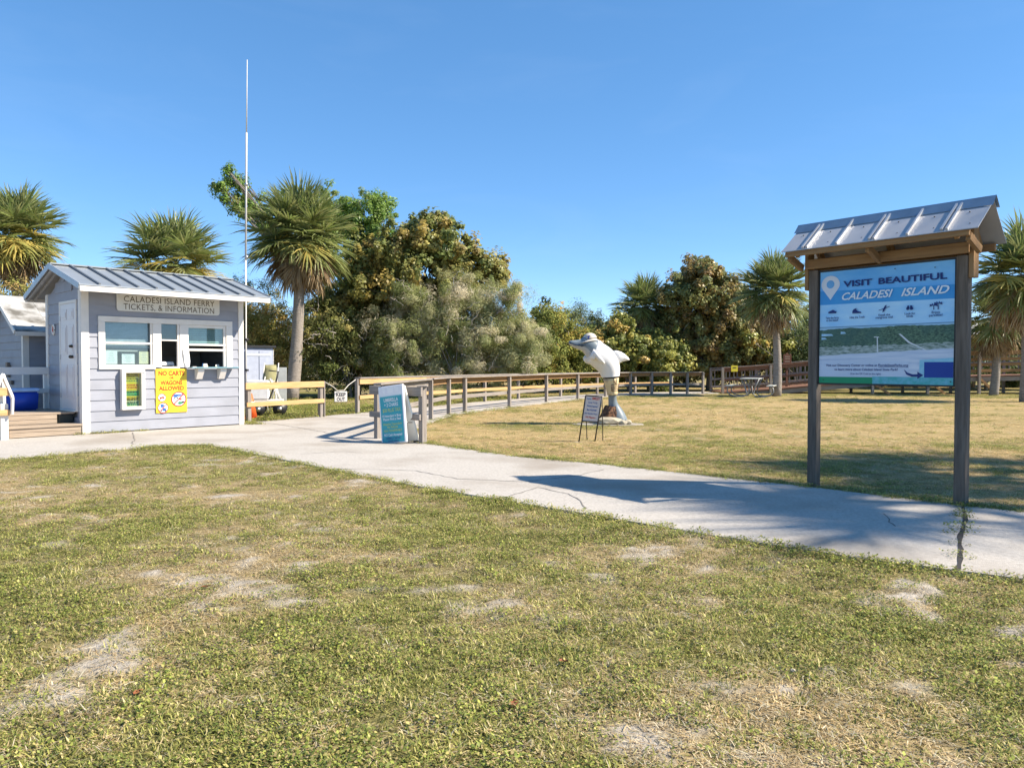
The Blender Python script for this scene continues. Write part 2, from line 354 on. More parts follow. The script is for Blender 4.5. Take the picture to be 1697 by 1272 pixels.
# ------------------------------------------------------------------ ticket booth
BR = math.radians(90) - .749
booth = thing('ticket_booth', 'small blue-grey clapboard ticket booth with a seamed metal roof and service windows', 'booth', (-8.022, 14.095, 0), BR)
BW, BD, WT = 3.156, 2.0, 2.72
def siding_board(x0, x1, z0, z1, axis, off, parent=booth, mat=siding_m):
    """a lapped board: foot 22 mm proud, head 6 mm"""
    if x1 - x0 < .01: return
    a, bq = (.024, .007)
    prof = [(-a, z0), (-bq, z1 + .012), (.004, z1 + .012), (.004, z0)]
    V = []
    for s in (x0, x1):
        for d, z in prof: V.append((s, off + d, z) if axis == 'x' else (off + d, s, z))
    Fc = [(0, 1, 5, 4), (1, 2, 6, 5), (2, 3, 7, 6), (3, 0, 4, 7), (3, 2, 1, 0), (4, 5, 6, 7)]
    bm = bmesh.new(); vv = [bm.verts.new(v) for v in V]
    for f in Fc: bm.faces.new([vv[i] for i in f])
    return bm_obj('siding_board', bm, mat, parent)
EXP = .201
zk = .02
while zk < 2.70:
    z1 = min(zk + EXP, 2.72)
    if z1 > 1.24 and zk < 2.2:
        siding_board(.10, .275, zk, z1, 'x', 0); siding_board(2.92, BW - .08, zk, z1, 'x', 0)
        if zk < 1.22: siding_board(.275, 2.92, zk, 1.225, 'x', 0)
        if z1 > 2.215: siding_board(.275, 2.92, 2.215, z1, 'x', 0)
    else: siding_board(.10, BW - .08, zk, z1, 'x', 0)
    zk += EXP
zk = .30
def gable_half(z): return max(0, min(1, (3.13 - z) / .44)) * 1.0       # half length of wall at height z above the plate
while zk < 3.05:
    z1 = min(zk + EXP, 3.1); zm = (zk + z1) / 2
    y0, y1 = (.09, BD - .06) if z1 < 2.72 else (max(.09, 1 - gable_half(z1)), min(BD - .06, 1 + gable_half(z1)))
    if zk < 2.5:
        zt = z1
        siding_board(y0, .225, zk, zt, 'y', 0); siding_board(1.20, y1, zk, zt, 'y', 0)
        if zt > 2.53: siding_board(.225, 1.20, 2.53, zt, 'y', 0)
    else: siding_board(y0, y1, zk, z1, 'y', 0)
    zk += EXP
# shell behind the boards: side, back, floor, gable; the front shell leaves the window opening free
box('wall', booth, (.0, 2.0, .05), (BW, 2.05, 2.7), siding_m); box('wall', booth, (BW - .02, .03, .05), (BW + .02, 2.0, 2.7), siding_m)
box('wall', booth, (.008, .06, .05), (.05, 1.99, 2.68), siding_m)
prism_v = [(.008, .06, 2.68), (.008, 1.94, 2.68), (.008, 1.0, 3.12), (.05, .06, 2.68), (.05, 1.94, 2.68), (.05, 1.0, 3.12)]
mesh_obj('gable', prism_v, [(0, 2, 1), (3, 4, 5), (0, 1, 4, 3), (1, 2, 5, 4), (2, 0, 3, 5)], siding_m, booth)
mesh_obj('gable', [(x + BW - .06, y, z) for x, y, z in prism_v], [(0, 2, 1), (3, 4, 5), (0, 1, 4, 3), (1, 2, 5, 4), (2, 0, 3, 5)], siding_m, booth)
for nm, a, bq in (('wall', (.05, .006, .05), (BW - .03, .05, 1.235)), ('wall', (.05, .006, 2.13), (BW - .03, .05, 2.70)), ('wall', (.05, .006, 1.235), (.37, .05, 2.13)), ('wall', (2.80, .006, 1.235), (BW - .03, .05, 2.13))):
    box(nm, booth, a, bq, siding_m)
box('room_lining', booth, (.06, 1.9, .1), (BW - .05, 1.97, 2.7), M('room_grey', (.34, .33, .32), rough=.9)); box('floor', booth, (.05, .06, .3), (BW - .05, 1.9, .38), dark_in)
box('counter', booth, (.06, .07, 1.12), (BW - .05, .55, 1.16), M('counter_laminate', (.35, .34, .33), rough=.5))
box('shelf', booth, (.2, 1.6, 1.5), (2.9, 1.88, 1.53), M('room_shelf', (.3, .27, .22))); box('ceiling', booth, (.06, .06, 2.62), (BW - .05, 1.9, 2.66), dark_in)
# corner boards
for a, bq in (((-.028, -.034, .0), (.108, -.002, 2.71)), ((-.034, -.002, .0), (-.002, .10, 2.70)), ((BW - .085, -.034, .0), (BW + .03, .0, 2.71)), ((-.034, BD - .07, .3), (-.002, BD + .06, 2.72))):
    box('corner_trim', booth, a, bq, white)
# roof: sheets between standing seams, both slopes
GL, GR = .242, .286
ey, ez, ry, rz_, by, bz = -.69, 2.735, 1.0, 3.235, 2.64, 2.72
NS = 11; step = (BW + GL + GR) / NS
def roof_sheet(x0, x1, y0, z0, y1, z1, mat, th=.018, name='roof_panel', par=booth):
    V = [(x0, y0, z0), (x1, y0, z0), (x1, y1, z1), (x0, y1, z1)]; V = V + [(x, y, z - th) for x, y, z in V]
    return mesh_obj(name, V, [(0, 1, 2, 3), (7, 6, 5, 4), (0, 4, 5, 1), (1, 5, 6, 2), (2, 6, 7, 3), (3, 7, 4, 0)], mat, par)
for i in range(NS):
    x0 = -GL + i * step
    roof_sheet(x0 + .003, x0 + step - .003, ey, ez, ry, rz_, roof_m); roof_sheet(x0 + .003, x0 + step - .003, by, bz, ry, rz_, roof_m)
    if i:
        beam('seam_rib', booth, (x0, ey + .01, ez + .018), (x0, ry - .02, rz_ + .016), .032, .042, rib_m, bev=0)
        beam('seam_rib', booth, (x0, by, bz + .018), (x0, ry + .02, rz_ + .016), .032, .042, rib_m, bev=0)
beam('ridge_cap', booth, (-GL - .01, ry, rz_ + .014), (BW + GR + .01, ry, rz_ + .014), .16, .026, roof_m, bev=0)
edge_m = M('steel_edge', (.33, .36, .40), rough=.4, metal=.3)
for xg in (-GL - .015, BW + GR + .015):
    for y0, z0 in ((ey, ez), (by, bz)):
        beam('rake_trim', booth, (xg, y0 - .01 * (1 if y0 < 1 else -1), z0 - .035), (xg, ry, rz_ - .035), .022, .11, edge_m, bev=.002)
box('fascia', booth, (-GL - .005, ey - .012, ez - .125), (BW + GR + .005, ey + .016, ez - .022), white)
box('drip_edge', booth, (-GL - .02, ey - .022, ez - .02), (BW + GR + .02, ey + .01, ez + .004), edge_m, 0)
box('fascia', booth, (-GL, by - .02, bz - .12), (BW + GR, by + .01, bz - .022), white)
soff = M('soffit_board', (.40, .41, .44), rough=.8)
V = [(-GL, ey + .02, ez - .05), (BW + GR, ey + .02, ez - .05), (BW + GR, ry, rz_ - .05), (-GL, ry, rz_ - .05), (BW + GR, by - .03, bz - .05), (-GL, by - .03, bz - .05)]
mesh_obj('soffit', V, [(0, 3, 2, 1), (3, 5, 4, 2)], soff, booth)
for xg in (-.20, -.09):
    for y0, z0 in ((ey + .03, ez - .08), (by - .04, bz - .08)): beam('rafter', booth, (xg, y0, z0), (xg, ry, rz_ - .085), .035, .06, soff, bev=0)
# window group: casing, mullions, sashes, panes
wf = box('window', booth, (.268, -.045, 2.118), (2.927, -.008, 2.224), white)
def casing(a, bq, nm='casing'):
    o = box(nm, booth, a, bq, white); o.parent = wf; o.location = o.location - wf.location; return o
for a, bq in (((.268, -.045, 1.30), (.386, -.008, 2.117)), ((1.265, -.045, 1.245), (1.432, -.008, 2.117)), ((1.80, -.045, 1.245), (1.978, -.008, 2.117)), ((2.79, -.045, 1.245), (2.927, -.008, 2.117)),
              ((.268, -.055, 1.212), (1.31, -.008, 1.298)), ((1.432, -.035, 1.222), (1.80, -.008, 1.262))): casing(a, bq)
casing((.386, -.03, 1.695), (1.265, .02, 1.735), 'sash_rail'); casing((1.225, -.025, 1.30), (1.264, .02, 2.115), 'sash_stile')
casing((1.432, -.028, 1.775), (1.80, .02, 1.805), 'sash_rail'); casing((1.755, -.03, 1.262), (1.80, .03, 2.115), 'sash_stile')
casing((1.98, -.03, 1.69), (2.79, .02, 1.73), 'sash_rail'); casing((1.98, -.024, 1.58), (2.79, .03, 1.63), 'sash_rail')
casing((2.735, -.02, 1.255), (2.788, .03, 2.115), 'sash_stile'); casing((1.98, -.02, 2.06), (2.735, .02, 2.115), 'sash_rail')
def pane(x0, x1, z0, z1, y=.0):
    o = box('pane', booth, (x0, y, z0), (x1, y + .005, z1), glass, 0); o.parent = wf; o.location = o.location - wf.location
pane(.387, 1.224, 1.737, 2.113); pane(.387, 1.224, 1.30, 1.694, .008); pane(1.434, 1.754, 1.806, 2.11); pane(1.982, 2.733, 1.731, 2.058)
def blind(x0, x1, z0, z1, mat, y=.075, n=20):
    bm = bmesh.new()
    for i in range(n):
        z = z0 + (z1 - z0) * (i + .5) / n; h = (z1 - z0) / n * .46
        vs = [bm.verts.new(p) for p in ((x0, y - .010, z - h), (x1, y - .010, z - h), (x1, y + .010, z + h), (x0, y + .010, z + h))]; bm.faces.new(vs)
    o = bm_obj('blind', bm, mat, booth); o.parent = wf; o.location = -wf.location
blind(.36, 1.25, 1.62, 2.13, M('blind_slat', (.62, .66, .72), rough=.5)); blind(1.97, 2.76, 1.72, 2.12, M('shade_cloth', (.42, .55, .53), rough=.8), n=9)
box('blind', booth, (.36, .08, 1.55), (1.20, .10, 1.60), M('blind_rail', (.55, .52, .48)))
# service ledge on brackets
ledge = box('ledge', booth, (1.94, -.27, 1.226), (2.95, -.046, 1.252), M('teal_ledge', (.16, .30, .36), rough=.5))
for x in (2.10, 2.58):
    o = prism('bracket', booth, [(-.20, 1.225), (-.026, 1.225), (-.026, 1.0), (-.10, 1.0), (-.20, 1.16)], 0, .13, white)
    o.rotation_euler = (0, 0, PI / 2); o.location = (x + .13, 0, 0); o.parent = booth
# door in the shaded side wall
dw = M('door_white', (.64, .60, .60), rough=.4, var=.03)
door = box('door', booth, (-.03, .275, .44), (.02, 1.145, 2.47), dw)
def on_door(o): o.parent = door; o.location = o.location - door.location; return o
for y0, y1 in ((.37, .66), (.75, 1.05)):
    for z0, z1 in ((2.16, 2.36), (1.50, 2.06), (.66, 1.30)):
        on_door(box('door_panel', booth, (-.038, y0, z0), (-.03, y1, z1), dw, .003)); on_door(box('panel_field', booth, (-.046, y0 + .045, z0 + .045), (-.038, y1 - .045, z1 - .045), dw, .003))
for z in (1.45, 1.65):
    bm = bmesh.new(); bmesh.ops.create_uvsphere(bm, u_segments=12, v_segments=8, radius=.032 if z < 1.5 else .026)
    on_door(bm_obj('door_knob', bm, M('dark_brass', (.08, .065, .05), rough=.3, metal=.8), booth, True, (-.075, .43, z)))
    on_door(tube('knob_rose', booth, [(-.03, .43, z), (-.06, .43, z)], .03, MATS['dark_brass'], 12))
for z in (.7, 1.45, 2.2): on_door(box('hinge', booth, (-.042, 1.135, z - .045), (-.028, 1.16, z + .045), steel, 0))
for a, bq in (((-.036, .215, .41), (-.004, .272, 2.53)), ((-.036, 1.148, .41), (-.004, 1.205, 2.53)), ((-.036, .272, 2.472), (-.004, 1.148, 2.53)), ((-.06, .272, .405), (.0, 1.148, .438))):
    box('door_casing', booth, a, bq, white)
# siding-coloured skirting beside the step
box('skirting', booth, (-.03, .10, .0), (-.006, 1.96, .30), siding_m)

# painted name board under the eave
sign = thing('name_board', 'cream board lettered for ferry tickets and information above the booth windows', 'sign', booth.location, BR)
V = [(.597, 2.655), (2.636, 2.655), (2.636, 2.39)] + [(2.636 - .05 + .05 * math.cos(a), 2.385 + .05 * math.sin(a)) for a in (0, -.5, -1.0, -PI / 2)] + [(.647 + .05 * math.cos(a), 2.385 + .05 * math.sin(a)) for a in (-PI / 2, -2.1, -2.6, -PI)]
prism('board', sign, V, -.028, -.058, M('cream_board', (.68, .67, .63), rough=.6, var=.05))
text(sign, 'CALADESI ISLAND FERRY', 1.62, 2.515, -.0605, .165, ink_brown, 1.80, bold=0., spacing=1.05)
text(sign, 'TICKETS, & INFORMATION', 1.62, 2.368, -.0605, .165, ink_brown, 1.80, bold=0., spacing=1.05)

# yellow prohibition board
ys_ = thing('prohibition_sign', 'yellow board forbidding carts and wagons below the booth service window', 'sign', booth.location, BR)
box('board', ys_, (1.312, -.036, .332), (1.935, -.027, 1.215), M('yellow_board', (.78, .53, .035), rough=.45, var=.04, scale=2), .002)
for s, z, wd, sz in (('NO CARTS', 1.085, .52, .125), ('OR', 1.012, .09, .062), ('WAGONS', .895, .44, .115), ('ALLOWED', .785, .50, .115)): text(ys_, s, 1.625, z, -.0385, sz, ink_orange, wd, bold=.035)
for cx, cz, r in ((1.765, .60, .155), (1.43, .64, .083), (1.45, .435, .108)):
    sheet('print', ys_, disc(cx, cz, r), -.0385, ink_white); ring('ban_ring', ys_, cx, cz, r * .86, r, -.041, ink_red)
def blob(cx, cz, w, h, m, y=-.0405, k=0): sheet('print', ys_, [(cx + w * math.cos(a) * (1 + .25 * math.sin(3 * a + k)), cz + h * math.sin(a)) for a in [i * PI / 6 for i in range(12)]], y, m)
for a in (((1.655, .66), (1.80, .655), (1.83, .69), (1.67, .70)),): sheet('print', ys_, list(a), -.0402, ink_blue)
blob(1.70, .655, .05, .02, ink_blue); blob(1.672, .615, .017, .017, ink_black); blob(1.735, .62, .017, .017, ink_black); blob(1.84, .69, .02, .02, ink_blue, k=1); blob(1.79, .52, .05, .03, ink_green, k=2); blob(1.85, .535, .03, .02, ink_black, k=1); blob(1.80, .595, .03, .018, ink_red, k=3)
blob(1.43, .64, .045, .016, ink_red); blob(1.40, .63, .014, .014, ink_black); blob(1.465, .625, .014, .014, ink_black)
blob(1.43, .475, .038, .035, ink_blue, k=1); blob(1.47, .40, .04, .035, ink_blue, k=2); blob(1.42, .375, .015, .015, ink_black); blob(1.50, .37, .015, .015, ink_black)
for cx, cz, r in ((1.765, .60, .155), (1.43, .64, .083), (1.45, .435, .108)):
    q = r * .90; w = r * .055; c_ = math.cos(PI / 4)
    sheet('ban_slash', ys_, [(cx - q * c_ - w, cz - q * c_ + w), (cx - q * c_ + w, cz - q * c_ - w), (cx + q * c_ + w, cz + q * c_ - w), (cx + q * c_ - w, cz + q * c_ + w)], -.0425, ink_red)
for x, z in ((1.33, .35), (1.917, .35), (1.33, 1.195), (1.917, 1.195)): sheet('screw', ys_, disc(x, z, .007, 8), -.0405, ink_brown)

# glazed notice case
nc = thing('notice_case', 'white framed notice case with a striped yellow and green welcome notice on the booth wall', 'notice', booth.location, BR)
for a, bq in (((.64, -.145, .427), (.715, -.028, 1.203)), ((1.0, -.145, .427), (1.07, -.028, 1.203)), ((.715, -.145, 1.14), (1.0, -.028, 1.203)), ((.715, -.145, .427), (1.0, -.028, .49))): box('frame', nc, a, bq, white)
box('back', nc, (.715, -.05, .49), (1.0, -.03, 1.14), ink_yellow, 0)
for z0, z1, m in ((1.06, 1.135, ink_yellow), (.93, 1.06, ink('lemon_ink', (.70, .62, .06))), (.80, .93, ink_yellow), (.69, .79, M('mid_green', (.10, .42, .14))), (.49, .60, M('pale_lime', (.55, .60, .35)))): sheet('print', nc, rect(.716, .985, z0, z1), -.052, m)
text(nc, 'WELCOME', .85, 1.078, -.0545, .065, ink_brown, .25, bold=.03)
rn = random.Random(3)
for z, m in ((1.025, ink_black), (.985, ink_green), (.90, ink_red), (.855, ink_red), (.765, ink_black), (.715, ink_green), (.645, ink_black), (.615, ink_black), (.565, ink_black), (.54, ink_green), (.515, ink_green)):
    x = .735
    while x < .96:
        w = rn.uniform(.015, .05); sheet('print', nc, rect(x, min(x + w, .97), z - .009, z + .011), -.0545, m); x += w + rn.uniform(.006, .014)
box('pane', nc, (.716, -.125, .491), (.999, -.121, 1.139), glass, 0); box('latch', nc, (1.02, -.155, 1.14), (1.05, -.145, 1.155), steel, 0)

# sheets of paper behind and beside the glass, small things on the counter
def notice(x0, x1, z0, z1, m, label, y=.022, frame=False):
    o = thing('paper_notice', label, 'notice', booth.location, BR, 'papers in the booth window')
    box('sheet', o, (x0, y, z0), (x1, y + .004, z1), m, 0)
    if frame:
        for a, bq in (((x0 - .02, y - .004, z0 - .02), (x0, y + .012, z1 + .02)), ((x1, y - .004, z0 - .02), (x1 + .02, y + .012, z1 + .02)), ((x0, y - .004, z1), (x1, y + .012, z1 + .02)), ((x0, y - .004, z0 - .02), (x1, y + .012, z0))): box('frame', o, a, bq, black, 0)
    r = random.Random(int(x0 * 100))
    for k in range(6):
        z = z1 - (z1 - z0) * (.15 + .13 * k); w = (x1 - x0) * r.uniform(.3, .75); c = (x0 + x1) / 2; sheet('print', o, rect(c - w / 2, c + w / 2, z - .004, z + .004), y - .001, M('grey_ink', (.42, .44, .47)))
    return o
notice(.395, .62, 1.31, 1.57, paper, 'plain white paper notice at the left edge of the booth window')
notice(.70, .94, 1.315, 1.51, paper, 'black framed white certificate in the booth window', frame=True)
notice(1.02, 1.21, 1.315, 1.56, cream, 'cream paper notice in the booth window', frame=True)
pn = thing('taped_paper', 'curled white sheet hanging beside the open ticket window', 'paper', booth.location, BR)
mesh_obj('sheet', [(1.85, -.06, 1.62), (1.97, -.055, 1.64), (1.86, -.075, 1.50), (1.98, -.07, 1.50), (1.87, -.06, 1.36), (1.985, -.09, 1.36), (1.90, -.06, 1.24), (1.96, -.10, 1.22)], [(0, 1, 3, 2), (2, 3, 5, 4), (4, 5, 7, 6)], paper, pn)
pr = thing('printer', 'white office printer seen through the narrow booth window', 'printer', booth.location, BR)
box('body', pr, (1.46, .18, 1.165), (1.78, .5, 1.36), paper, .02); box('paper_tray', pr, (1.47, .11, 1.165), (1.66, .18, 1.24), white, .008); box('slot', pr, (1.48, .172, 1.26), (1.74, .182, 1.29), black, 0)
cl = thing('desk_clock', 'small round clock on the ticket counter', 'clock', booth.location, BR)
o = tube('case', cl, [(2.58, .09, 1.21), (2.58, .14, 1.21)], .045, black, 16); o = tube('face', cl, [(2.58, .084, 1.21), (2.58, .09, 1.21)], .036, paper, 16)
cr = thing('card_reader', 'small white card reader on the ticket counter', 'card reader', booth.location, BR)
box('body', cr, (2.12, .09, 1.162), (2.21, .17, 1.26), white, .01); box('screen', cr, (2.13, .084, 1.20), (2.20, .09, 1.25), black, 0)
for i, (x, h, m, lab) in enumerate(((2.40, .12, cream, 'cream leaflet holder on the ticket counter'), (2.66, .10, M('olive_box', (.30, .31, .12)), 'olive box at the end of the ticket counter'), (2.32, .08, black, 'black pen cup on the ticket counter'))):
    t_ = thing('leaflet_holder' if i == 0 else ('small_box' if i == 1 else 'pen_cup'), lab, 'desk item', booth.location, BR)
    if i == 2: tube('cup', t_, [(x, .13, 1.162), (x, .13, 1.162 + h)], [.03, .036], m, 12); tube('pen', t_, [(x, .13, 1.2), (x + .03, .12, 1.33)], .005, ink_blue, 6)
    else: box('body', t_, (x - .05, .1, 1.162), (x + .05, .18, 1.162 + h), m, .006); box('leaflet', t_, (x - .04, .115, 1.162 + h), (x + .04, .13, 1.20 + h), paper, 0)
pq = thing('wall_plaque', 'small oval white plaque beside the booth door', 'plaque', booth.location, BR)
V, Fc = [], []
for i in range(20):
    a = 2 * PI * i / 20
    for r, d in ((.6, -.03), (.8, -.05), (1., -.03)): V.append((d, 1.57 + .085 * r * math.cos(a), 2.0 + .115 * r * math.sin(a)))
for i in range(20):
    j = (i + 1) % 20
    for k in range(2): Fc.append((3 * i + k, 3 * i + k + 1, 3 * j + k + 1, 3 * j + k))
mesh_obj('rim', V, Fc, white, pq, True)
tube('motif', pq, [(-.035, 1.60, 2.05), (-.04, 1.55, 2.03), (-.04, 1.59, 1.99), (-.04, 1.54, 1.95)], .011, ink_red, 6); box('motif', pq, (-.04, 1.47, 1.98), (-.028, 1.53, 2.0), ink_brown, 0)

# ------------------------------------------------------------------ deck, steps and white rails at the door
deck = thing('porch_steps', 'weathered timber porch with two steps at the booth door', 'steps', booth.location, BR)
for i in range(12): box('deck_plank', deck, (-1.45, .34 + i * .142, .372), (-.04, .34 + i * .142 + .136, .408), 'deck')
for i, (z0, z1) in enumerate(((.205, .285), (.29, .37))): box('riser', deck, (-1.40, .345, z0), (-.34, .375, z1), 'deck')
for i in range(2): box('tread', deck, (-1.22, -.06 + i * .185, .165), (-.045, -.06 + i * .185 + .18, .203), 'deck')
for i, (z0, z1) in enumerate(((.01, .085), (.09, .163))): box('riser', deck, (-1.20, -.035, z0), (-.05, -.005, z1), 'deck')
for x in (-1.15, -.65, -.1): box('stringer', deck, (x - .02, .01, .0), (x + .02, 2.0, .16), 'grey')
bx = thing('gap_shade_block', 'dark block standing in for shade in the gap between the upper step and the booth wall', 'box', booth.location, BR)
box('body', bx, (-.30, .36, .206), (-.06, .60, .365), M('gap_shade_dark', (.03, .035, .03), rough=.6), .01); box('lid', bx, (-.31, .35, .345), (-.05, .365, .366), black, .004)  # dark body and lid only paint the shade in this gap
wr = thing('porch_railing', 'white painted railing along the back of the porch beside the blue cooler', 'railing', booth.location, BR)
box('rail', wr, (-2.1, 1.93, 1.10), (.0, 1.97, 1.25), white); box('rail', wr, (-2.1, 1.93, .72), (.0, 1.97, .82), white)
for x in (-.10, -1.9): box('post', wr, (x, 1.971, .40), (x + .09, 2.06, 1.12), white)
wl = thing('step_railing', 'white painted handrail with bare cut timber ends beside the porch steps', 'railing', booth.location, BR)
box('post', wl, (-1.35, -.16, -.05), (-1.235, -.045, .62), white); box('post', wl, (-1.345, -.04, .0), (-1.24, .06, 1.12), white)
beam('rail', wl, (-2.5, -.19, .83), (-1.215, -.19, .83), .045, .14, 'tan'); beam('rail', wl, (-2.5, -.19, .47), (-1.225, -.19, .47), .045, .10, 'tan')
beam('brace', wl, (-1.30, -.10, 1.13), (-1.19, -.24, .72), .09, .04, white, (1, 0, 0)); beam('brace', wl, (-1.30, -.10, 1.13), (-1.44, -.24, .80), .09, .04, white, (1, 0, 0))
beam('handrail', wl, (-1.19, -.245, .73), (-1.20, -.235, .44), .09, .035, white, (1, 0, 0))
ck = thing('cooler', 'blue plastic cooler with a pale lid on the porch', 'cooler', (booth.matrix_basis @ Vector((-.60, 1.60, .41))), BR - .12)
cb = M('cooler_blue', (.015, .06, .42), rough=.4, var=.05)
bm = bmesh.new(); bmesh.ops.create_cube(bm, size=1)
for v in bm.verts: s = 1 if v.co.z > 0 else .93; v.co = (v.co.x * .54 * s, v.co.y * .40 * s, (v.co.z + .5) * .36)
bmesh.ops.bevel(bm, geom=bm.edges[:], offset=.025, segments=2, affect='EDGES'); bm_obj('body', bm, cb, ck, True)
box('lid', ck, (-.285, -.215, .362), (.285, .215, .43), M('cooler_lid', (.30, .46, .72), rough=.4), .02)
tube('handle', ck, [(-.29, -.1, .25), (-.33, -.1, .46), (-.33, .1, .46), (-.29, .1, .25)], .012, black); tube('drain_cap', ck, [(-.17, -.19, .05), (-.17, -.21, .05)], .022, white, 10)

# ------------------------------------------------------------------ annex shed behind
ax = thing('annex_shed', 'low blue-grey storage shed with a stained white metal roof behind the porch', 'shed', booth.location, BR)
AX, AY = -.12, 3.25
zk = .1
while zk < 2.0:
    siding_board(AX + .08, AX + 3.0, zk, zk + .17, 'x', AY, ax); zk += .17
zk = .1
while zk < 2.75:
    h = max(.02, min(1, (2.78 - zk - .17) / .72)) if zk > 2.0 else 1
    siding_board(AY + .07 if zk < 2.0 else AY + 1.3 - 1.25 * h, AY + 2.55 if zk < 2.0 else AY + 1.3 + 1.25 * h, zk, zk + .17, 'y', AX, ax); zk += .17
box('wall', ax, (AX + .03, AY + .03, 0), (AX + 3, AY + 2.6, 2.02), siding_m)
mesh_obj('gable', [(AX + .01, AY, 2.0), (AX + .01, AY + 2.6, 2.0), (AX + .01, AY + 1.3, 2.78)], [(0, 2, 1)], siding_m, ax)
box('corner_trim', ax, (AX - .03, AY - .03, .0), (AX + .09, AY - .026 + .02, 2.04), white); box('corner_trim', ax, (AX - .03, AY - .003, .0), (AX - .003, AY + .08, 2.04), white)
for i in range(5):
    x0 = AX - .22 + i * .68
    roof_sheet(x0, x0 + .675, AY - .26, 2.02, AY + 1.3, 2.86, pale_roof, .03, par=ax); roof_sheet(x0, x0 + .675, AY + 2.86, 2.02, AY + 1.3, 2.86, pale_roof, .03, par=ax)
for s, yy in ((1, AY - .27), (-1, AY + 2.87)): beam('rake_trim', ax, (AX - .235, yy, 1.985), (AX - .235, AY + 1.3, 2.83), .025, .10, white)
box('fascia', ax, (AX - .22, AY - .285, 1.91), (AX + 3.1, AY - .262, 2.0), white)
box('meter_box', ax, (AX - .08, AY + 1.0, 1.02), (AX - .025, AY + 1.14, 1.35), M('rust_box', (.20, .15, .12)), .004)
for y in (AY + .75, AY + 1.45): box('tap_box', ax, (AX - .07, y, .86), (AX - .025, y + .16, .95), MATS['rust_box'], .003)

# ------------------------------------------------------------------ mast, cabinet and clutter behind the fence
mast = thing('antenna_mast', 'tall thin white antenna mast standing beside the ticket booth', 'antenna', (-6.12, 17.4, 0))
mp_ = M('mast_white', (.55, .54, .52), rough=.5)
tube('lower_pole', mast, [(-.02, 0, -.1), (.0, 0, 3.75)], .019, mp_); tube('sleeve', mast, [(.0, 0, 3.70), (.045, 0, 6.6)], .023, M('sleeve_white', (.50, .48, .46)))
tube('upper_whip', mast, [(.045, 0, 6.6), (.075, 0, 8.25)], [.015, .009], mp_)
for z in (1.15, 1.85, 2.9, 3.75, 5.4): tube('collar', mast, [(0.015 * z / 3, 0, z), (.015 * z / 3, 0, z + .05)], .042, black if z < 3 else steel, 10)
cab = thing('storage_cabinet', 'grey cabinet with a black flat top behind the timber fence', 'cabinet', (at(428, 640, 22.5).x, 22.5, 0), BR)
box('body', cab, (-.62, -.35, 0), (.30, .45, 1.80), M('cabinet_grey', (.30, .33, .42), rough=.6), .01); box('roof', cab, (-.70, -.42, 1.80), (.36, .5, 1.86), black)
for i in range(9): box('siding_board', cab, (.302, -.35, .05 + i * .19), (.318, .45, .05 + i * .19 + .18), white)  # side white as sunlit, front blue-grey as shaded: light put into the colours
for i in range(2): box('door', cab, (-.60 + i * .44, -.372, .1), (-.18 + i * .44, -.351, 1.70), M('cabinet_door', (.36, .39, .48), rough=.5))
box('rail', cab, (-.58, -.385, 1.55), (.2, -.373, 1.62), M('cabinet_rail', (.48, .51, .58)))
# folded chair, panel, cart, hand truck, cone
fc = thing('folded_beach_chair', 'olive canvas folded beach chair leaning against the cabinet', 'chair', (at(446, 640, 21.2).x, 21.2, 0), .3)
bm = bmesh.new(); bmesh.ops.create_grid(bm, x_segments=6, y_segments=10, size=.5)
for v in bm.verts: x, y = v.co.x, v.co.y; v.co = (x * .34 + .10 * y, .16 * y - .05 * math.cos(PI * y) - .06 * math.cos(PI * x), .72 + y * 1.15)
bmesh.ops.solidify(bm, geom=bm.faces[:], thickness=.05); bm_obj('canvas', bm, M('olive_canvas', (.28, .26, .13), rough=.9, var=.25, scale=4), fc, True)
for s in (-1, 1): tube('frame_tube', fc, [(s * .19 - .07, -.16, 0), (s * .19 + .02, .02, .8), (s * .19 + .07, .05, 1.35)], .014, white); tube('leg', fc, [(s * .17 + .14, -.2, .02), (s * .17, .06, .95)], .012, white)
wp = thing('grey_panel', 'plain grey panel leaning beside the palm trunk', 'panel', (at(462, 640, 22.2).x, 22.2, 0), .2)
o = box('sheet', wp, (-.2, 0, .02), (.22, .03, 1.22), M('panel_grey', (.45, .46, .44))); o.rotation_euler = (-.10, 0, 0)
cart = thing('beach_cart', 'white beach cart with black wheels parked behind the fence', 'cart', (at(432, 690, 19.2).x, 19.4, 0), .25)
box('bin', cart, (-.38, -.25, .42), (.15, .25, .90), M('cart_white', (.66, .67, .69), rough=.5), .02); box('base', cart, (-.42, -.27, .34), (.50, .27, .40), white, .01)
for s in (-1, 1):
    tube('handle', cart, [(.15, s * .2, .40), (.32, s * .2, .85), (.38, s * .2, 1.12), (.15, s * .2, 1.15)], .014, black); tube('strut', cart, [(.45, s * .22, .36), (.18, s * .22, .95)], .014, white)
    for x in (-.1, .42):
        w = tube('wheel', cart, [(x, s * .30 - .035, .17), (x, s * .30 + .035, .17)], .17, black, 18)
        h = tube('hub', cart, [(x, s * .30 - .045, .17), (x, s * .30 + .045, .17)], .06, steel, 12); h.parent = w
tube('cross_bar', cart, [(.38, -.2, 1.12), (.38, .2, 1.12)], .014, black); tube('cross_bar', cart, [(.30, -.2, .80), (.30, .2, .80)], .012, black)
fp = thing('folding_chair', 'white folded metal chair frame standing among the beach gear', 'chair', (at(443, 660, 20.2).x, 20.2, 0), -.3)
for s in (-.18, .18):
    tube('leg', fp, [(s - .12, 0, 0), (s + .05, .1, .98)], .013, white); tube('leg', fp, [(s + .16, 0, 0), (s - .04, .1, .86)], .013, white)
for z in (.3, .6, .86): tube('cross_bar', fp, [(-.17, .05, z), (.2, .05, z)], .011, white)
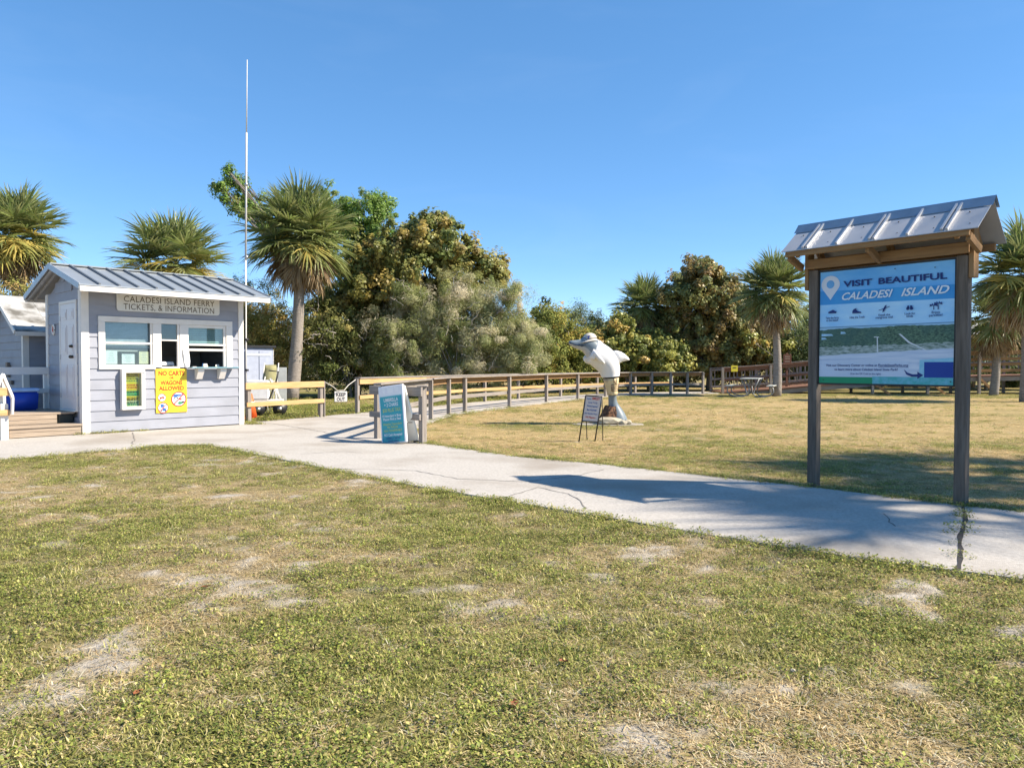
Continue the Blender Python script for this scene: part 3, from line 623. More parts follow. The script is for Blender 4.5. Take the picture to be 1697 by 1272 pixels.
cone = thing('traffic_cone', 'orange traffic cone behind the left end of the timber fence', 'cone', (at(416, 690, 18.3).x, 18.3, -.02))
og = M('cone_orange', (.75, .13, .03), rough=.5, var=.08); tube('body', cone, [(0, 0, .03), (0, 0, .62)], [.15, .035], og, 20); tube('collar', cone, [(0, 0, .30), (0, 0, .42)], [.108, .084], white, 20); box('base', cone, (-.19, -.19, 0), (.19, .19, .035), og, .01)

# ------------------------------------------------------------------ timber fence, rope and KEEP OUT board
fe = thing('timber_fence', 'short two-rail fence of new pine joined to the right side of the booth', 'fence')
A, B2 = Vector((-5.98, 16.9, 0)), Vector((-4.76, 18.87, 0)); dv = (B2 - A).normalized(); nv = Vector((dv.y, -dv.x, 0))
for p in (A + dv * .08, B2 - dv * .05): beam('post', fe, p - Vector((0, 0, .1)), p + Vector((0, 0, .87)), .095, .095, 'grey', dv)
beam('rail', fe, A + nv * .07 + Vector((0, 0, .815)) - dv * .05, B2 + nv * .07 + Vector((0, 0, .815)), .04, .15, 'tan'); beam('rail', fe, A + nv * .07 + Vector((0, 0, .40)) - dv * .02, B2 + nv * .07 + Vector((0, 0, .40)), .04, .10, 'tan')
beam('end_board', fe, B2 + dv * .02 + nv * .03 + Vector((0, 0, -.05)), B2 + dv * .02 + nv * .03 + Vector((0, 0, .89)), .11, .03, 'grey', dv)
P0, P1 = Vector((-4.70, 18.95, .86)), Vector((-4.16, 20.05, .90)); mid_p = (P0 + P1) / 2
ko = thing('keep_out_sign', 'small white hand-lettered board hung on a rope across the service path', 'sign', (mid_p.x, mid_p.y, 0), math.atan2(-(P1 - P0).x * -.2, 1) + math.radians(12))
box('board', ko, (-.16, -.012, .34), (.16, .012, .61), white, .006); box('border', ko, (-.165, .013, .335), (.165, .018, .615), ink_black, 0)
text(ko, 'KEEP', 0, .485, -.0145, .125, ink_black, .24, bold=.03); text(ko, 'OUT', 0, .365, -.0145, .125, ink_black, .21, bold=.03)
rp_ = thing('rope', 'grey rope strung between fence post and walkway post holding a board', 'rope')
rope_m = M('rope_fibre', (.50, .47, .42), rough=.9)
tube('strand', rp_, [P0, P0.lerp(mid_p, .5) - Vector((0, 0, .13)), mid_p + Vector((-.06, -.11, -.25)), mid_p + Vector((.06, .11, -.25)), P1.lerp(mid_p, .5) - Vector((0, 0, .13)), P1], .011, rope_m, 6)

# ------------------------------------------------------------------ walkway railings
def railing(name, label, pts, side, rail_mat, post_mat='grey', h=.95, cap=True, low_mat=None):
    r = thing(name, label, 'railing'); n = len(pts)
    for i, (x, y) in enumerate(pts):
        a, bq = pts[max(0, i - 1)], pts[min(n - 1, i + 1)]; d = Vector((bq[0] - a[0], bq[1] - a[1], 0)).normalized()
        beam('post', r, (x, y, -.12), (x, y, h - .01), .095, .095, post_mat, d)
    for i in range(n - 1):
        p, q = Vector((*pts[i], 0)), Vector((*pts[i + 1], 0)); d = (q - p).normalized(); nn = Vector((-d.y, d.x, 0)) * side * .069
        e = d * .004
        beam('rail', r, p + nn + e + Vector((0, 0, h - .085)), q + nn - e + Vector((0, 0, h - .085)), .038, .14, rail_mat)
        beam('rail', r, p + nn + e + Vector((0, 0, .43)), q + nn - e + Vector((0, 0, .43)), .038, .10, low_mat or rail_mat)
        if cap: beam('cap_rail', r, p + nn * .15 + e + Vector((0, 0, h + .012)), q + nn * .15 - e + Vector((0, 0, h + .012)), .19, .036, 'grey')
    return r
rr = railing('walkway_railing', 'long curving grey post railing on the lawn side of the walkway', RAIL_R, 1, 'brown', low_mat='grey')  # darker brown top rail: shade under the cap is put into its colour
railing('walkway_railing', 'long pine-railed fence on the thicket side of the walkway', RAIL_L, -1, 'tan', h=.93)
# rail from the first lawn-side post to the barrier
ba = thing('barrier', 'weathered two-rail timber barrier behind the teal folding sign', 'barrier')
L_, R_ = Vector((-2.37, 13.3, 0)), Vector((-1.48, 12.47, 0)); d = (R_ - L_).normalized(); nn = Vector((-.67, -.74, 0))
for p in (L_, R_): beam('post', ba, p - Vector((0, 0, .1)), p + Vector((0, 0, .93)), .10, .10, 'grey', d)
beam('rail', ba, L_ - d * .12 + nn * .075 + Vector((0, 0, .855)), R_ + d * .07 + nn * .075 + Vector((0, 0, .855)), .045, .15, 'grey'); beam('rail', ba, L_ - d * .12 + nn * .075 + Vector((0, 0, .43)), R_ + d * .03 + nn * .075 + Vector((0, 0, .43)), .045, .10, 'grey')
box('post_cap', ba, (R_.x - .085, R_.y - .085, .934), (R_.x + .085, R_.y + .085, .955), wood('grey', 0))
q = Vector((-1.93, 17.93, 0)); off = Vector((-.07, 0, 0))
beam('rail', ba, L_ + off + Vector((0, .06, .865)), q + off + Vector((0, -.06, .865)), .04, .14, 'grey'); beam('rail', ba, L_ + off + Vector((0, .06, .43)), q + off + Vector((0, -.06, .43)), .04, .10, 'grey')
beam('cap_rail', ba, L_ + Vector((-.02, .08, .955)), q + Vector((-.02, -.07, .955)), .14, .036, 'grey')

# ------------------------------------------------------------------ teal folding sign
af = thing('folding_sign', 'teal and white folding sign with umbrella rental prices', 'sign', (-1.92, 12.50, 0), math.atan2(-.30, .45))
face = bpy.data.objects.new('front_leaf', box_mesh(.56, .045, .96, M('sign_plastic', (.76, .76, .78), rough=.4, var=.03), .012)); COL.objects.link(face); face.parent = af
face.location = (-.06, -.02, .475); face.rotation_euler = (-.04, -.125, 0)
rear = bpy.data.objects.new('rear_leaf', box_mesh(.54, .04, .96, M('sign_plastic_rear', (.78, .77, .70), rough=.45, var=.04), .012)); COL.objects.link(rear); rear.parent = af
rear.location = (-.05, .15, .465); rear.rotation_euler = (.24, -.125, 0)
teal = M('teal_print', (.03, .37, .40), rough=.4, col2=(.015, .26, .40), scale=1.6, stretch=(.3, 1, 1.2), var=.1)
sheet('poster', face, rect(-.245, .245, -.46, .30), -.0245, teal); sheet('poster_edge', face, rect(-.25, .25, .30, .315), -.0245, ink('pale_teal', (.35, .60, .62)))
for x0, x1 in ((-.17, -.12), (-.06, .06), (.10, .17)): sheet('handle_slot', face, [(x0, .36), (x1, .355), (x1 + .01, .455), (x0 - .01, .46)], -.0242, ink('slot_white', (.8, .8, .8)))  # flat white shapes for the handle cut-outs
for s, z, w, sz, m in (('UMBRELLA', .225, .32, .085, ink_white), ('+ 2 CHAIRS', .145, .31, .085, ink_white), ('$30 PLUS TAX', .055, .40, .085, ink_lime), ('If Attendant is Busy', -.03, .42, .06, ink_white), ('Please Find a Seat', -.085, .40, .06, ink_white),
                       ('Weather Dependent', -.165, .42, .055, ink_lime), ('No Refunds', -.215, .24, .055, ink_lime), ('NON TRANSFERABLE', -.275, .40, .055, ink_lime), ('NO Cash Accepted', -.345, .40, .06, ink_white), ('WEEKLY RATES', -.40, .32, .05, ink_navy), ('AVAILABLE', -.448, .24, .05, ink_navy)):
    text(face, s, 0, z - .01, -.0262, sz, m, w, bold=.015)
for s in (-1, 1):
    tube('hinge_pin', af, [(s * .2 - .12, -.02, .945), (s * .2 - .12, .06, .945)], .012, black, 8); box('foot', rear, (s * .2 - .05, -.025, -.495), (s * .2 + .05, .025, -.478), black, 0)
tube('spreader', af, [(.18, .0, .35), (.2, .16, .34)], .008, steel, 6)

# ------------------------------------------------------------------ dolphin statue
ds = thing('dolphin_statue', 'standing grey dolphin statue in a white shirt, tan shorts and sun hat on the lawn', 'statue', (2.17, 16.9, 0), math.radians(6))
SC = 16.9 / FPX / 5.53; X0 = (1010 - 880) * 5.53; Y0 = (700 - 520) * 5.53
def dz(x, y): return ((x - X0) * SC, (Y0 - y) * SC)
def loft(name, secs, mat, parent, sub=2, seg=20, closed=True):
    """secs: (pt a, pt b, half width across) in profile; elliptical sections between a and b"""
    n = len(secs); C = np.array([[(dz(*a)[k] + dz(*b_)[k]) / 2 for k in (0, 1)] + [math.dist(dz(*a), dz(*b_)) / 2, w] + [(dz(*a)[k] - dz(*b_)[k]) for k in (0, 1)] for a, b_, w in secs])
    T = np.linspace(0, n - 1, (n - 1) * sub + 1); R = []
    for tt in T:                                    # Catmull-Rom through the sections
        i = min(int(tt), n - 2); u = tt - i; p = [C[max(0, min(n - 1, i + k))] for k in (-1, 0, 1, 2)]
        R.append(.5 * ((2 * p[1]) + (-p[0] + p[2]) * u + (2 * p[0] - 5 * p[1] + 4 * p[2] - p[3]) * u * u + (-p[0] + 3 * p[1] - 3 * p[2] + p[3]) * u ** 3))
    V, Fc = [], []
    for r in R:
        L = math.hypot(r[4], r[5]) or 1; ux, uz = r[4] / L, r[5] / L
        for k in range(seg):
            a = 2 * PI * k / seg; c_, s_ = math.cos(a), math.sin(a)
            V.append((r[0] + ux * r[2] * c_, r[3] * s_, r[1] + uz * r[2] * c_))
    for i in range(len(R) - 1):
        for k in range(seg): k2 = (k + 1) % seg; Fc.append((i * seg + k, (i + 1) * seg + k, (i + 1) * seg + k2, i * seg + k2))
    if closed: Fc += [tuple(range(seg)), tuple(range((len(R) - 1) * seg, len(R) * seg))[::-1]]
    o = mesh_obj(name, V, Fc, mat, parent, True)
    bm = bmesh.new(); bm.from_mesh(o.data); bmesh.ops.recalc_face_normals(bm, faces=bm.faces[:]); bm.to_mesh(o.data); bm.free()
    return o
skin = M('dolphin_grey', (.16, .195, .22), rough=.35, var=.08, scale=3, blotch=((.24, .28, .30), 3, .5, .7)); belly = M('dolphin_pale', (.42, .44, .46), rough=.4, var=.06)
shirt_m = M('shirt_white', (.70, .69, .68), rough=.55, var=.03); shorts_m = M('shorts_tan', (.62, .50, .30), rough=.7, var=.12, scale=5, blotch=((.42, .33, .22), 6, .55, .72)); hat_m = M('hat_canvas', (.55, .50, .43), rough=.85, var=.12)
body = loft('body', [((346, 252), (347, 274), .03), ((372, 244), (362, 290), .075), ((415, 240), (400, 312), .10), ((455, 232), (448, 332), .13), ((495, 205), (478, 348), .19), ((560, 212), (512, 395), .23), ((640, 262), (530, 432), .26), ((735, 330), (580, 475), .27), ((790, 420), (628, 512), .26),
                     ((806, 495), (652, 540), .25), ((806, 565), (668, 578), .22), ((800, 640), (690, 650), .18), ((792, 720), (712, 728), .14), ((790, 770), (716, 775), .11), ((802, 815), (716, 834), .10), ((836, 862), (716, 898), .13), ((868, 912), (722, 952), .17), ((890, 962), (738, 998), .20), ((893, 985), (770, 1006), .20)], skin, ds, 3, 22)
body.data.materials.append(belly)
for p in body.data.polygons:                       # pale throat and belly
    c = p.center
    if c.z > .95 and p.normal.z < -.25 and p.normal.x < .5: p.material_index = 1
loft('shirt', [((640, 250), (516, 412), .255), ((668, 272), (522, 442), .285), ((742, 324), (572, 484), .30), ((800, 418), (618, 522), .29), ((818, 492), (640, 552), .275), ((817, 540), (650, 572), .262), ((815, 568), (655, 582), .262)], shirt_m, ds, 3, 22)
loft('collar', [((618, 236), (512, 408), .24), ((650, 252), (514, 420), .272)], shirt_m, ds, 2, 22)
loft('belt', [((812, 562), (660, 578), .235), ((810, 582), (664, 594), .233)], black, ds, 2, 20)
sh = loft('shorts', [((809, 580), (666, 592), .230), ((806, 640), (684, 652), .20), ((800, 700), (700, 708), .165), ((799, 738), (706, 742), .155)], shorts_m, ds, 2, 20)
brn = ink('shorts_seam', (.13, .075, .05))
for pts in ([(742, 592), (748, 620), (768, 640)], [(768, 590), (766, 650)], [(722, 648), (800, 640)], [(724, 668), (790, 660)], [(728, 684), (786, 680)], [(730, 704), (782, 700)], [(722, 648), (730, 704)], [(790, 642), (784, 700)]):
    P = []
    for x, y in pts:
        X, Z = dz(x, y); w = .235 - (y - 590) / 150 * .07; P.append((X, -w * .99, Z))
    tube('seam', ds, P, .008, brn, 6).parent = ds
def slab_shape(name, pts, y0, y1, mat, parent, thick_edge=.012):
    """a fin: outline in profile, thick in the middle and thin at the rim"""
    P = [dz(*p) for p in pts]; cx, cz = sum(p[0] for p in P) / len(P), sum(p[1] for p in P) / len(P); ym = (y0 + y1) / 2; n = len(P)
    V = [(x, ym - thick_edge, z) for x, z in P] + [(x, ym + thick_edge, z) for x, z in P] + [(cx + (x - cx) * .55, y0, cz + (z - cz) * .55) for x, z in P] + [(cx + (x - cx) * .55, y1, cz + (z - cz) * .55) for x, z in P]
    Fc = []
    for i in range(n):
        j = (i + 1) % n; Fc += [(i, j, n + j, n + i), (j, i, 2 * n + i, 2 * n + j), (n + i, n + j, 3 * n + j, 3 * n + i)]
    Fc += [tuple(range(2 * n, 3 * n)), tuple(range(3 * n, 4 * n))[::-1]]
    bm = bmesh.new(); vv = [bm.verts.new(v) for v in V]
    for f in Fc: bm.faces.new([vv[i] for i in f])
    bmesh.ops.triangulate(bm, faces=[f for f in bm.faces if len(f.verts) > 4]); return bm_obj(name, bm, mat, parent, True)
slab_shape('dorsal_fin', [(752, 335), (790, 334), (830, 345), (868, 368), (900, 398), (914, 420), (880, 428), (840, 438), (812, 452), (796, 440)], -.055, .055, shirt_m, ds)
fl = slab_shape('flipper', [(536, 340), (560, 336), (592, 372), (625, 410), (650, 442), (648, 462), (622, 452), (598, 440), (566, 400), (545, 372)], -.40, -.28, shirt_m, ds)
f2 = slab_shape('flipper', [(520, 380), (545, 390), (560, 420), (575, 450), (560, 462), (530, 448), (508, 424), (505, 400)], .26, .36, shirt_m, ds)
slv = loft('sleeve', [((556, 322), (516, 398), .10), ((574, 352), (528, 418), .10), ((588, 380), (544, 430), .09)], shirt_m, ds, 2, 16); slv.location = (0, -.26, 0)
# sun hat: crown, brim, band
bm = bmesh.new(); bmesh.ops.create_uvsphere(bm, u_segments=20, v_segments=10, radius=1)
bmesh.ops.delete(bm, geom=[v for v in bm.verts if v.co.z < -.25], context='VERTS')
hx, hz = dz(540, 225)
for v in bm.verts: v.co = (v.co.x * .155, v.co.y * .19, v.co.z * .125)
hat = bm_obj('hat', bm, hat_m, ds, True, (hx, 0, hz), (0, -.12, 0))
V, Fc = [], []
for k in range(24):
    a = 2 * PI * k / 24; ext = 1 + .75 * max(0, -math.cos(a)) ** 2
    for r, z in ((.95, -.015), (1.12 * ext, -.055 - .03 * (ext - 1))): V += [(.155 * r * math.cos(a), .19 * r * math.sin(a), z), (.155 * r * math.cos(a), .19 * r * math.sin(a), z - .012)]
for k in range(24):
    j = (k + 1) % 24; A4, B4 = 4 * k, 4 * j; Fc += [(A4, A4 + 2, B4 + 2, B4), (A4 + 1, B4 + 1, B4 + 3, A4 + 3), (A4 + 2, A4 + 3, B4 + 3, B4 + 2)]
mesh_obj('brim', V, Fc, hat_m, hat, True); sheet('badge', hat, disc(-.05, .03, .035, 12), -.176, ink_navy)
for s in (-1, 1):
    bm = bmesh.new(); bmesh.ops.create_uvsphere(bm, u_segments=10, v_segments=8, radius=.03); ex, ez_ = dz(484, 262); bm_obj('eye', bm, black, ds, True, (ex, s * .165, ez_))  # eye enlarged to add to the painted dark band under the hat
P = [(*dz(352, 268), 0), (*dz(400, 285), 0), (*dz(450, 292), 0), (*dz(490, 284), 0)]
for s in (-1, 1): tube('mouth_shade_line', ds, [(x, s * w, z) for (x, z, _), w in zip(P, (.045, .098, .135, .185))], .014, ink('mouth_shade_dark', (.03, .05, .09)), 6)  # mouth drawn thick and dark so it also paints the hat's shadow
# rock, stump and pad under the tail
bk_m = M('bark_brown', (.17, .085, .045), rough=.9, col2=(.03, .016, .01), scale=16, bump=.8, lo=.4, hi=.6)
V, Fc = tube_geo([(*dz(700, 1000)[:1], -.12, -.05), (dz(712, 960)[0], -.12, dz(712, 960)[1]), (dz(722, 900)[0], -.10, dz(722, 900)[1]), (dz(728, 850)[0], -.08, dz(728, 845)[1])], [.21, .18, .15, .10], 12)
rn = random.Random(5); V = [v + Vector((rn.uniform(-.045, .045), rn.uniform(-.045, .045), rn.uniform(-.02, .02))) for v in V]; mesh_obj('stump', V, Fc, bk_m, ds)
V, Fc = tube_geo([(dz(670, 1000)[0], -.1, -.05), (dz(664, 950)[0], -.08, .12), (dz(668, 915)[0], -.06, .20)], [.12, .09, .05], 10); mesh_obj('stump', [v + Vector((rn.uniform(-.02, .02),) * 3) for v in V], Fc, bk_m, ds)
def rock(name, loc, r, mat, seed, parent):
    bm = bmesh.new(); bmesh.ops.create_icosphere(bm, subdivisions=2, radius=1); q = random.Random(seed)
    for v in bm.verts: k = q.uniform(.82, 1.12); v.co = (v.co.x * r[0] * k, v.co.y * r[1] * k, v.co.z * r[2] * k)
    return bm_obj(name, bm, mat, parent, False, loc)
shell = M('pale_rock', (.38, .335, .25), rough=.9, var=.12, bump=.3, scale=9)
rock('rock', (dz(690, 960)[0], -.30, .06), (.30, .16, .09), shell, 1, ds); rock('rock', (dz(862, 990)[0], -.30, .03), (.10, .09, .06), shell, 2, ds); rock('rock', (dz(815, 1000)[0], -.36, .03), (.10, .09, .06), shell, 3, ds)
pad = thing('statue_pad', 'thin irregular concrete pad under the dolphin statue', 'pad', (2.17, 16.75, 0))
bm = bmesh.new(); rn = random.Random(9); pv = []
for k in range(22): a = 2 * PI * k / 22; r = rn.uniform(.92, 1.05); pv.append((.80 * r * math.cos(a) - .05, .40 * r * math.sin(a)))
vs = [bm.verts.new((x, y, -.012)) for x, y in pv]; vl = [bm.verts.new((x * 1.03, y * 1.03, -.08)) for x, y in pv]; bm.faces.new(vs)
for k in range(22): bm.faces.new((vs[k], vl[k], vl[(k + 1) % 22], vs[(k + 1) % 22]))
bm_obj('slab', bm, M('pad_concrete', (.34, .30, .25), rough=.9, var=.12, bump=.3, scale=6), pad)

# ------------------------------------------------------------------ lettered board on a black stand by the dolphin
dsn = thing('statue_sign', 'lettered white board in a leaning black metal stand by the dolphin', 'sign', (1.41, 13.0, 0), math.radians(-10))
TL, TR, BL, BR_ = (-.135, .77), (.145, .755), (-.205, .325), (.07, .31)
def q3(p, y=0.): return (p[0], y - .12 * (p[1] - .4), p[1])
rim = lambda a, b_: tube('stand_bar', dsn, [q3(a), q3(b_)], .0125, black, 6)
ft = [(-.26, -.05), (.01, -.08)]
rim(TL, TR); rim(BL, BR_); rim(TL, ft[0]); rim(TR, ft[1])
for p, f_ in ((TL, (-.16, .42)), (TR, (.12, .40))): tube('rear_leg', dsn, [q3(p), (f_[0] + .02, .34, -.06)], .008, black, 6)
bd = mesh_obj('board', [q3(BL, -.004), q3(BR_, -.004), q3(TR, -.004), q3(TL, -.004), q3(BL, .008), q3(BR_, .008), q3(TR, .008), q3(TL, .008)], [(0, 1, 2, 3), (7, 6, 5, 4), (0, 4, 5, 1), (1, 5, 6, 2), (2, 6, 7, 3), (3, 7, 4, 0)], M('board_white', (.58, .56, .58), rough=.5, var=.04), dsn)
cen = lambda tt: ((BL[0] + BR_[0]) / 2 * (1 - tt) + (TL[0] + TR[0]) / 2 * tt, (BL[1] + BR_[1]) / 2 * (1 - tt) + (TL[1] + TR[1]) / 2 * tt)
for s, tt, sz, w, m, dx in (('Captain', .865, .034, .075, ink_blue, -.075), ('SMILEY', .85, .06, .14, ink_red, .045), ('Loves To Be', .71, .04, .155, ink_blue, 0), ('Photographed', .57, .04, .185, ink_blue, 0), ('But PLEASE', .42, .042, .17, ink_blue, 0), ('No Hanging From', .28, .04, .22, ink_blue, 0), ('His Flippers', .14, .04, .17, ink_red, 0)):
    x, z = cen(tt); text(dsn, s, x + dx, z, -.012 - .12 * (z - .4), sz, m, w, bold=.02, rz=.10, shear=.15)

# ------------------------------------------------------------------ information kiosk
kt = .686; KX, KY, PW = 4.136, 7.048, 1.338
kx_, ky_ = KX - PW * math.sin(kt), KY + PW * math.cos(kt)
KR = math.atan2(-math.cos(kt), math.sin(kt))
kio = thing('information_kiosk', 'roofed timber information kiosk with a blue island poster beside the path', 'kiosk', (kx_, ky_, 0), KR)
Z0, Z1 = 1.093, 2.297
for x in (-.06, PW + .062): box('post', kio, (x - .05, -.03, -.15), (x + .05, .072, 2.31), 'post', .006)
for x, s in ((-.113, -1), (PW + .115, 1)): beam('upright', kio, (x + s * .022, .03, 2.10), (x + s * .022, .03, 2.72), .042, .125, 'brown', (0, 1, 0))
box('panel', kio, (0, .0, Z0), (PW, .02, Z1), M('panel_back', (.02, .03, .05)), .002)
box('panel_rim', kio, (-.004, -.006, Z1 - .018), (PW + .004, -.0005, Z1 + .004), black, 0); box('panel_rim', kio, (-.004, -.006, Z0 - .004), (PW + .004, -.0005, Z0 + .014), black, 0)
for x in (0, PW): box('panel_rim', kio, (x - .008, -.006, Z0), (x + .008, -.0005, Z1), black, 0)
px_ = lambda a: PW - a                              # poster coordinate: metres from the right edge
sky_p = M('poster_sky', (.26, .60, .94), rough=.3, col2=(.06, .36, .84), scale=1.3, stretch=(1, 1, 2.6), lo=.25, hi=.65)
pale_p = M('poster_pale_sky', (.48, .75, .96), rough=.3, col2=(.26, .58, .92), scale=1.6, stretch=(1, 1, 2.5), lo=.3, hi=.6)
pos = sheet('poster', kio, rect(.008, PW - .008, 1.93, Z1 - .018), -.002, sky_p)
def pr_(nm, poly, m, lvl): o = sheet(nm, pos, poly, -.002 - .0012 * lvl, m); return o
pr_('print_sky', rect(.008, PW - .008, 1.66, 1.93), pale_p, 0)
pr_('print_band', [(.008, 1.936), (PW - .008, 1.918), (PW - .008, 2.05), (.008, 2.078)], M('poster_band', (.06, .42, .80), rough=.3, col2=(.01, .22, .62), scale=.8, stretch=(1, 1, .2), var=.1), 1)
def wavy(x0, x1, zf, n=40, amp=.006, seed=1):
    r = random.Random(seed); return [(x0 + (x1 - x0) * i / n, zf((x0 + (x1 - x0) * i / n)) + r.uniform(-amp, amp)) for i in range(n + 1)]
forest = M('poster_forest', (.13, .24, .14), rough=.35, col2=(.006, .035, .028), scale=42, stretch=(1, 1, 2.2), lo=.36, hi=.66, blotch=((.03, .10, .085), 5, .45, .7)); scrub = M('poster_scrub', (.46, .52, .50), rough=.35, col2=(.08, .15, .11), scale=34, stretch=(.5, 1, 2.4), lo=.36, hi=.64); beach = M('poster_beach', (.66, .71, .80), rough=.35, col2=(.44, .53, .68), scale=9, stretch=(.25, 1, 6), lo=.34, hi=.62)
fz = lambda x: 1.66 + .018 * min(1, x / .35) + .004 * math.sin(x * 9)
pr_('print_sea', rect(.008, PW - .008, 1.60, 1.70), M('poster_sea', (.33, .56, .74), rough=.3), 1)
pr_('print_far_shore', [(.008, 1.697), (PW - .008, 1.700), (PW - .008, 1.692), (.008, 1.690)], ink('poster_shore', (.10, .24, .42)), 2)
pr_('print_forest', [(.008, 1.46), (PW - .008, 1.48)] + wavy(.008, PW - .008, fz, 60, .004, 2)[::-1], forest, 3)
for x0, x1, z in ((.03, .16, 1.612), (.03, .09, 1.575), (.24, .30, 1.63)): pr_('print_lagoon', [(x0, z - .012), (x1, z - .008), (x1 - .02, z + .010), (x0, z + .014)], MATS['poster_sea'], 4)
pr_('print_scrub', [(.008, 1.36), (PW - .008, 1.40)] + wavy(.008, PW - .008, lambda x: 1.485 + .022 * x / PW, 60, .008, 3)[::-1], scrub, 4)
pr_('print_beach', [(.008, 1.165), (PW - .008, 1.165)] + wavy(.008, PW - .008, lambda x: 1.395 + .06 * x / PW, 30, .004, 4)[::-1], beach, 5)
pale_path = ink('poster_path', (.66, .70, .72))
pr_('print_trail', [(PW - .751, 1.582), (PW - .70, 1.580), (PW - .70, 1.572), (PW - .751, 1.574)], pale_path, 5); pr_('print_trail', [(PW - .722, 1.576), (PW - .712, 1.576), (PW - .706, 1.425), (PW - .720, 1.425)], pale_path, 6)
pr_('print_trail', [(PW - .51, 1.603), (PW - .49, 1.603), (PW - .40, 1.52), (PW - .24, 1.437), (PW - .26, 1.437), (PW - .42, 1.515)], pale_path, 6)
pr_('print_panel', rect(.02, PW - .41, 1.178, 1.335), ink('poster_text_ground', (.56, .64, .76)), 6)
pr_('print_strip', rect(.008, .58, Z0 + .014, 1.172), ink('poster_green', (.005, .27, .12)), 6)
pr_('print_strip', rect(.575, PW - .008, Z0 + .014, 1.180), M('poster_aqua', (.16, .46, .60), rough=.3, col2=(.02, .36, .33), scale=20, lo=.3, hi=.7), 7)
pr_('print_strip', [(PW - .31, 1.18), (PW - .008, 1.18), (PW - .008, 1.365), (PW - .31, 1.345)], M('poster_shallows', (.20, .52, .68), rough=.3, col2=(.33, .60, .74), scale=14), 7)
pr_('print_box', rect(PW - .266, PW - .008, 1.176, 1.325), ink('poster_navy_box', (.01, .05, .30)), 8)
# location pin
navy = ink('poster_navy', (.008, .03, .17)); pw = ink('poster_white', (.70, .73, .80))
cx, cz = PW - 1.215, 2.143
pin = [(cx + .10 * math.cos(a), cz + .092 * math.sin(a)) for a in [(-25 + 230 * i / 22) * PI / 180 for i in range(23)]] + [(cx, 1.982)]
pr_('print_pin', pin, pw, 3); pr_('print_pin', disc(cx, cz + .002, .043, 18), ink('poster_mid_blue', (.14, .40, .74)), 4)
def pt(s, a0, a1, z, sz, m, bold=.02, shear=0., lvl=9):
    o = text(pos, s, (px_(a0) + px_(a1)) / 2, z, -.002 - .0012 * lvl, sz, m, abs(a0 - a1), bold=bold, shear=shear)
pt('VISIT', 1.072, .771, 2.107, .085, navy, .028); pt('BEAUTIFUL', .715, .076, 2.107, .085, navy, .028)
pt('CALADESI', 1.105, .585, 1.972, .105, ink('poster_brush_white', (.75, .82, .88)), .022, .35); pt('ISLAND', .50, .06, 1.972, .105, MATS['poster_brush_white'], .022, .35)
for s, a, z, w in (('Take the ferry', 1.19, 1.788, .145), ('to the beach', 1.19, 1.763, .13), ('Hike the Trails', .925, 1.782, .155), ('Kayak the', .65, 1.793, .115), ('mangrove trail', .65, 1.768, .17), ('Look for', .405, 1.793, .10), ('birds', .405, 1.768, .06), ('Enjoy', .168, 1.793, .075), ('paradise!', .168, 1.766, .12)): pt(s, a + w / 2, a - w / 2, z - .006, .03, navy, .015)
for s, a0, a1, z, sz in (('Visit our Discovery Center or online at', 1.253, .715, 1.283, .034), ('FloridaStateParks.org', .705, .416, 1.283, .034), ('to learn more about Caladesi Island State Park!', 1.158, .512, 1.240, .034), ('(Scan the QR Code to the right)', .988, .678, 1.199, .026)): pt(s, a0, a1, z, sz, navy, .012 if sz > .03 else 0)
pr_('print_rule', rect(PW - .70, PW - .416, 1.274, 1.277), navy, 9)
ar = [(.455, 1.256), (.42, 1.222), (.37, 1.205), (.327, 1.207), (.327, 1.232), (.272, 1.198), (.327, 1.162), (.327, 1.183), (.38, 1.182), (.43, 1.205)]
pr_('print_arrow', [(PW - a, z) for a, z in ar], navy, 9)
I = lambda a, z, pts: pr_('print_icon', [(PW - a + x, z + y) for x, y in pts], navy, 9)
I(1.188, 1.852, [(-.045, -.012), (.04, -.012), (.045, .006), (.03, .008), (.02, .018), (.005, .024), (-.02, .014), (-.045, .004)])
I(.929, 1.845, [(-.045, -.018), (.05, -.018), (.045, -.006), (.01, .004), (-.005, .022), (.0, .034), (-.03, .026), (-.045, .006)])
I(.65, 1.857, [(-.018, -.036), (-.002, -.026), (.016, .012), (.022, .038), (.004, .028), (-.014, -.008)]); I(.65, 1.857, [(-.055, -.016), (.055, .018), (.053, .023), (-.057, -.011)])
for s in (-1, 1): pr_('print_icon', disc(PW - .407 + s * .018, 1.845, .015, 12), navy, 9); I(.407, 1.857, [(s * .030, -.01), (s * .004, -.01), (s * .006, .018), (s * .020, .018)])
for dx, h in ((-.022, .03), (.018, .045)):
    I(.166 + -dx, 1.845, [(-.004, -.022), (.006, -.022), (.003, h - .012), (-.001, h - .012)])
    for k in range(6):
        a = -.35 + k * .77; I(.166 - dx, 1.845 + h - .012, [(0, 0), (.036 * math.cos(a), .020 * math.sin(a) + .006), (.040 * math.cos(a), .018 * math.sin(a) - .006), (.012 * math.cos(a), -.002)])
for a, z in ((.55, 2.245), (.18, 2.222), (.155, 1.985), (1.28, 1.14), (.03, 1.14)): pr_('bolt', disc(PW - a, z, .006, 8), black, 10)
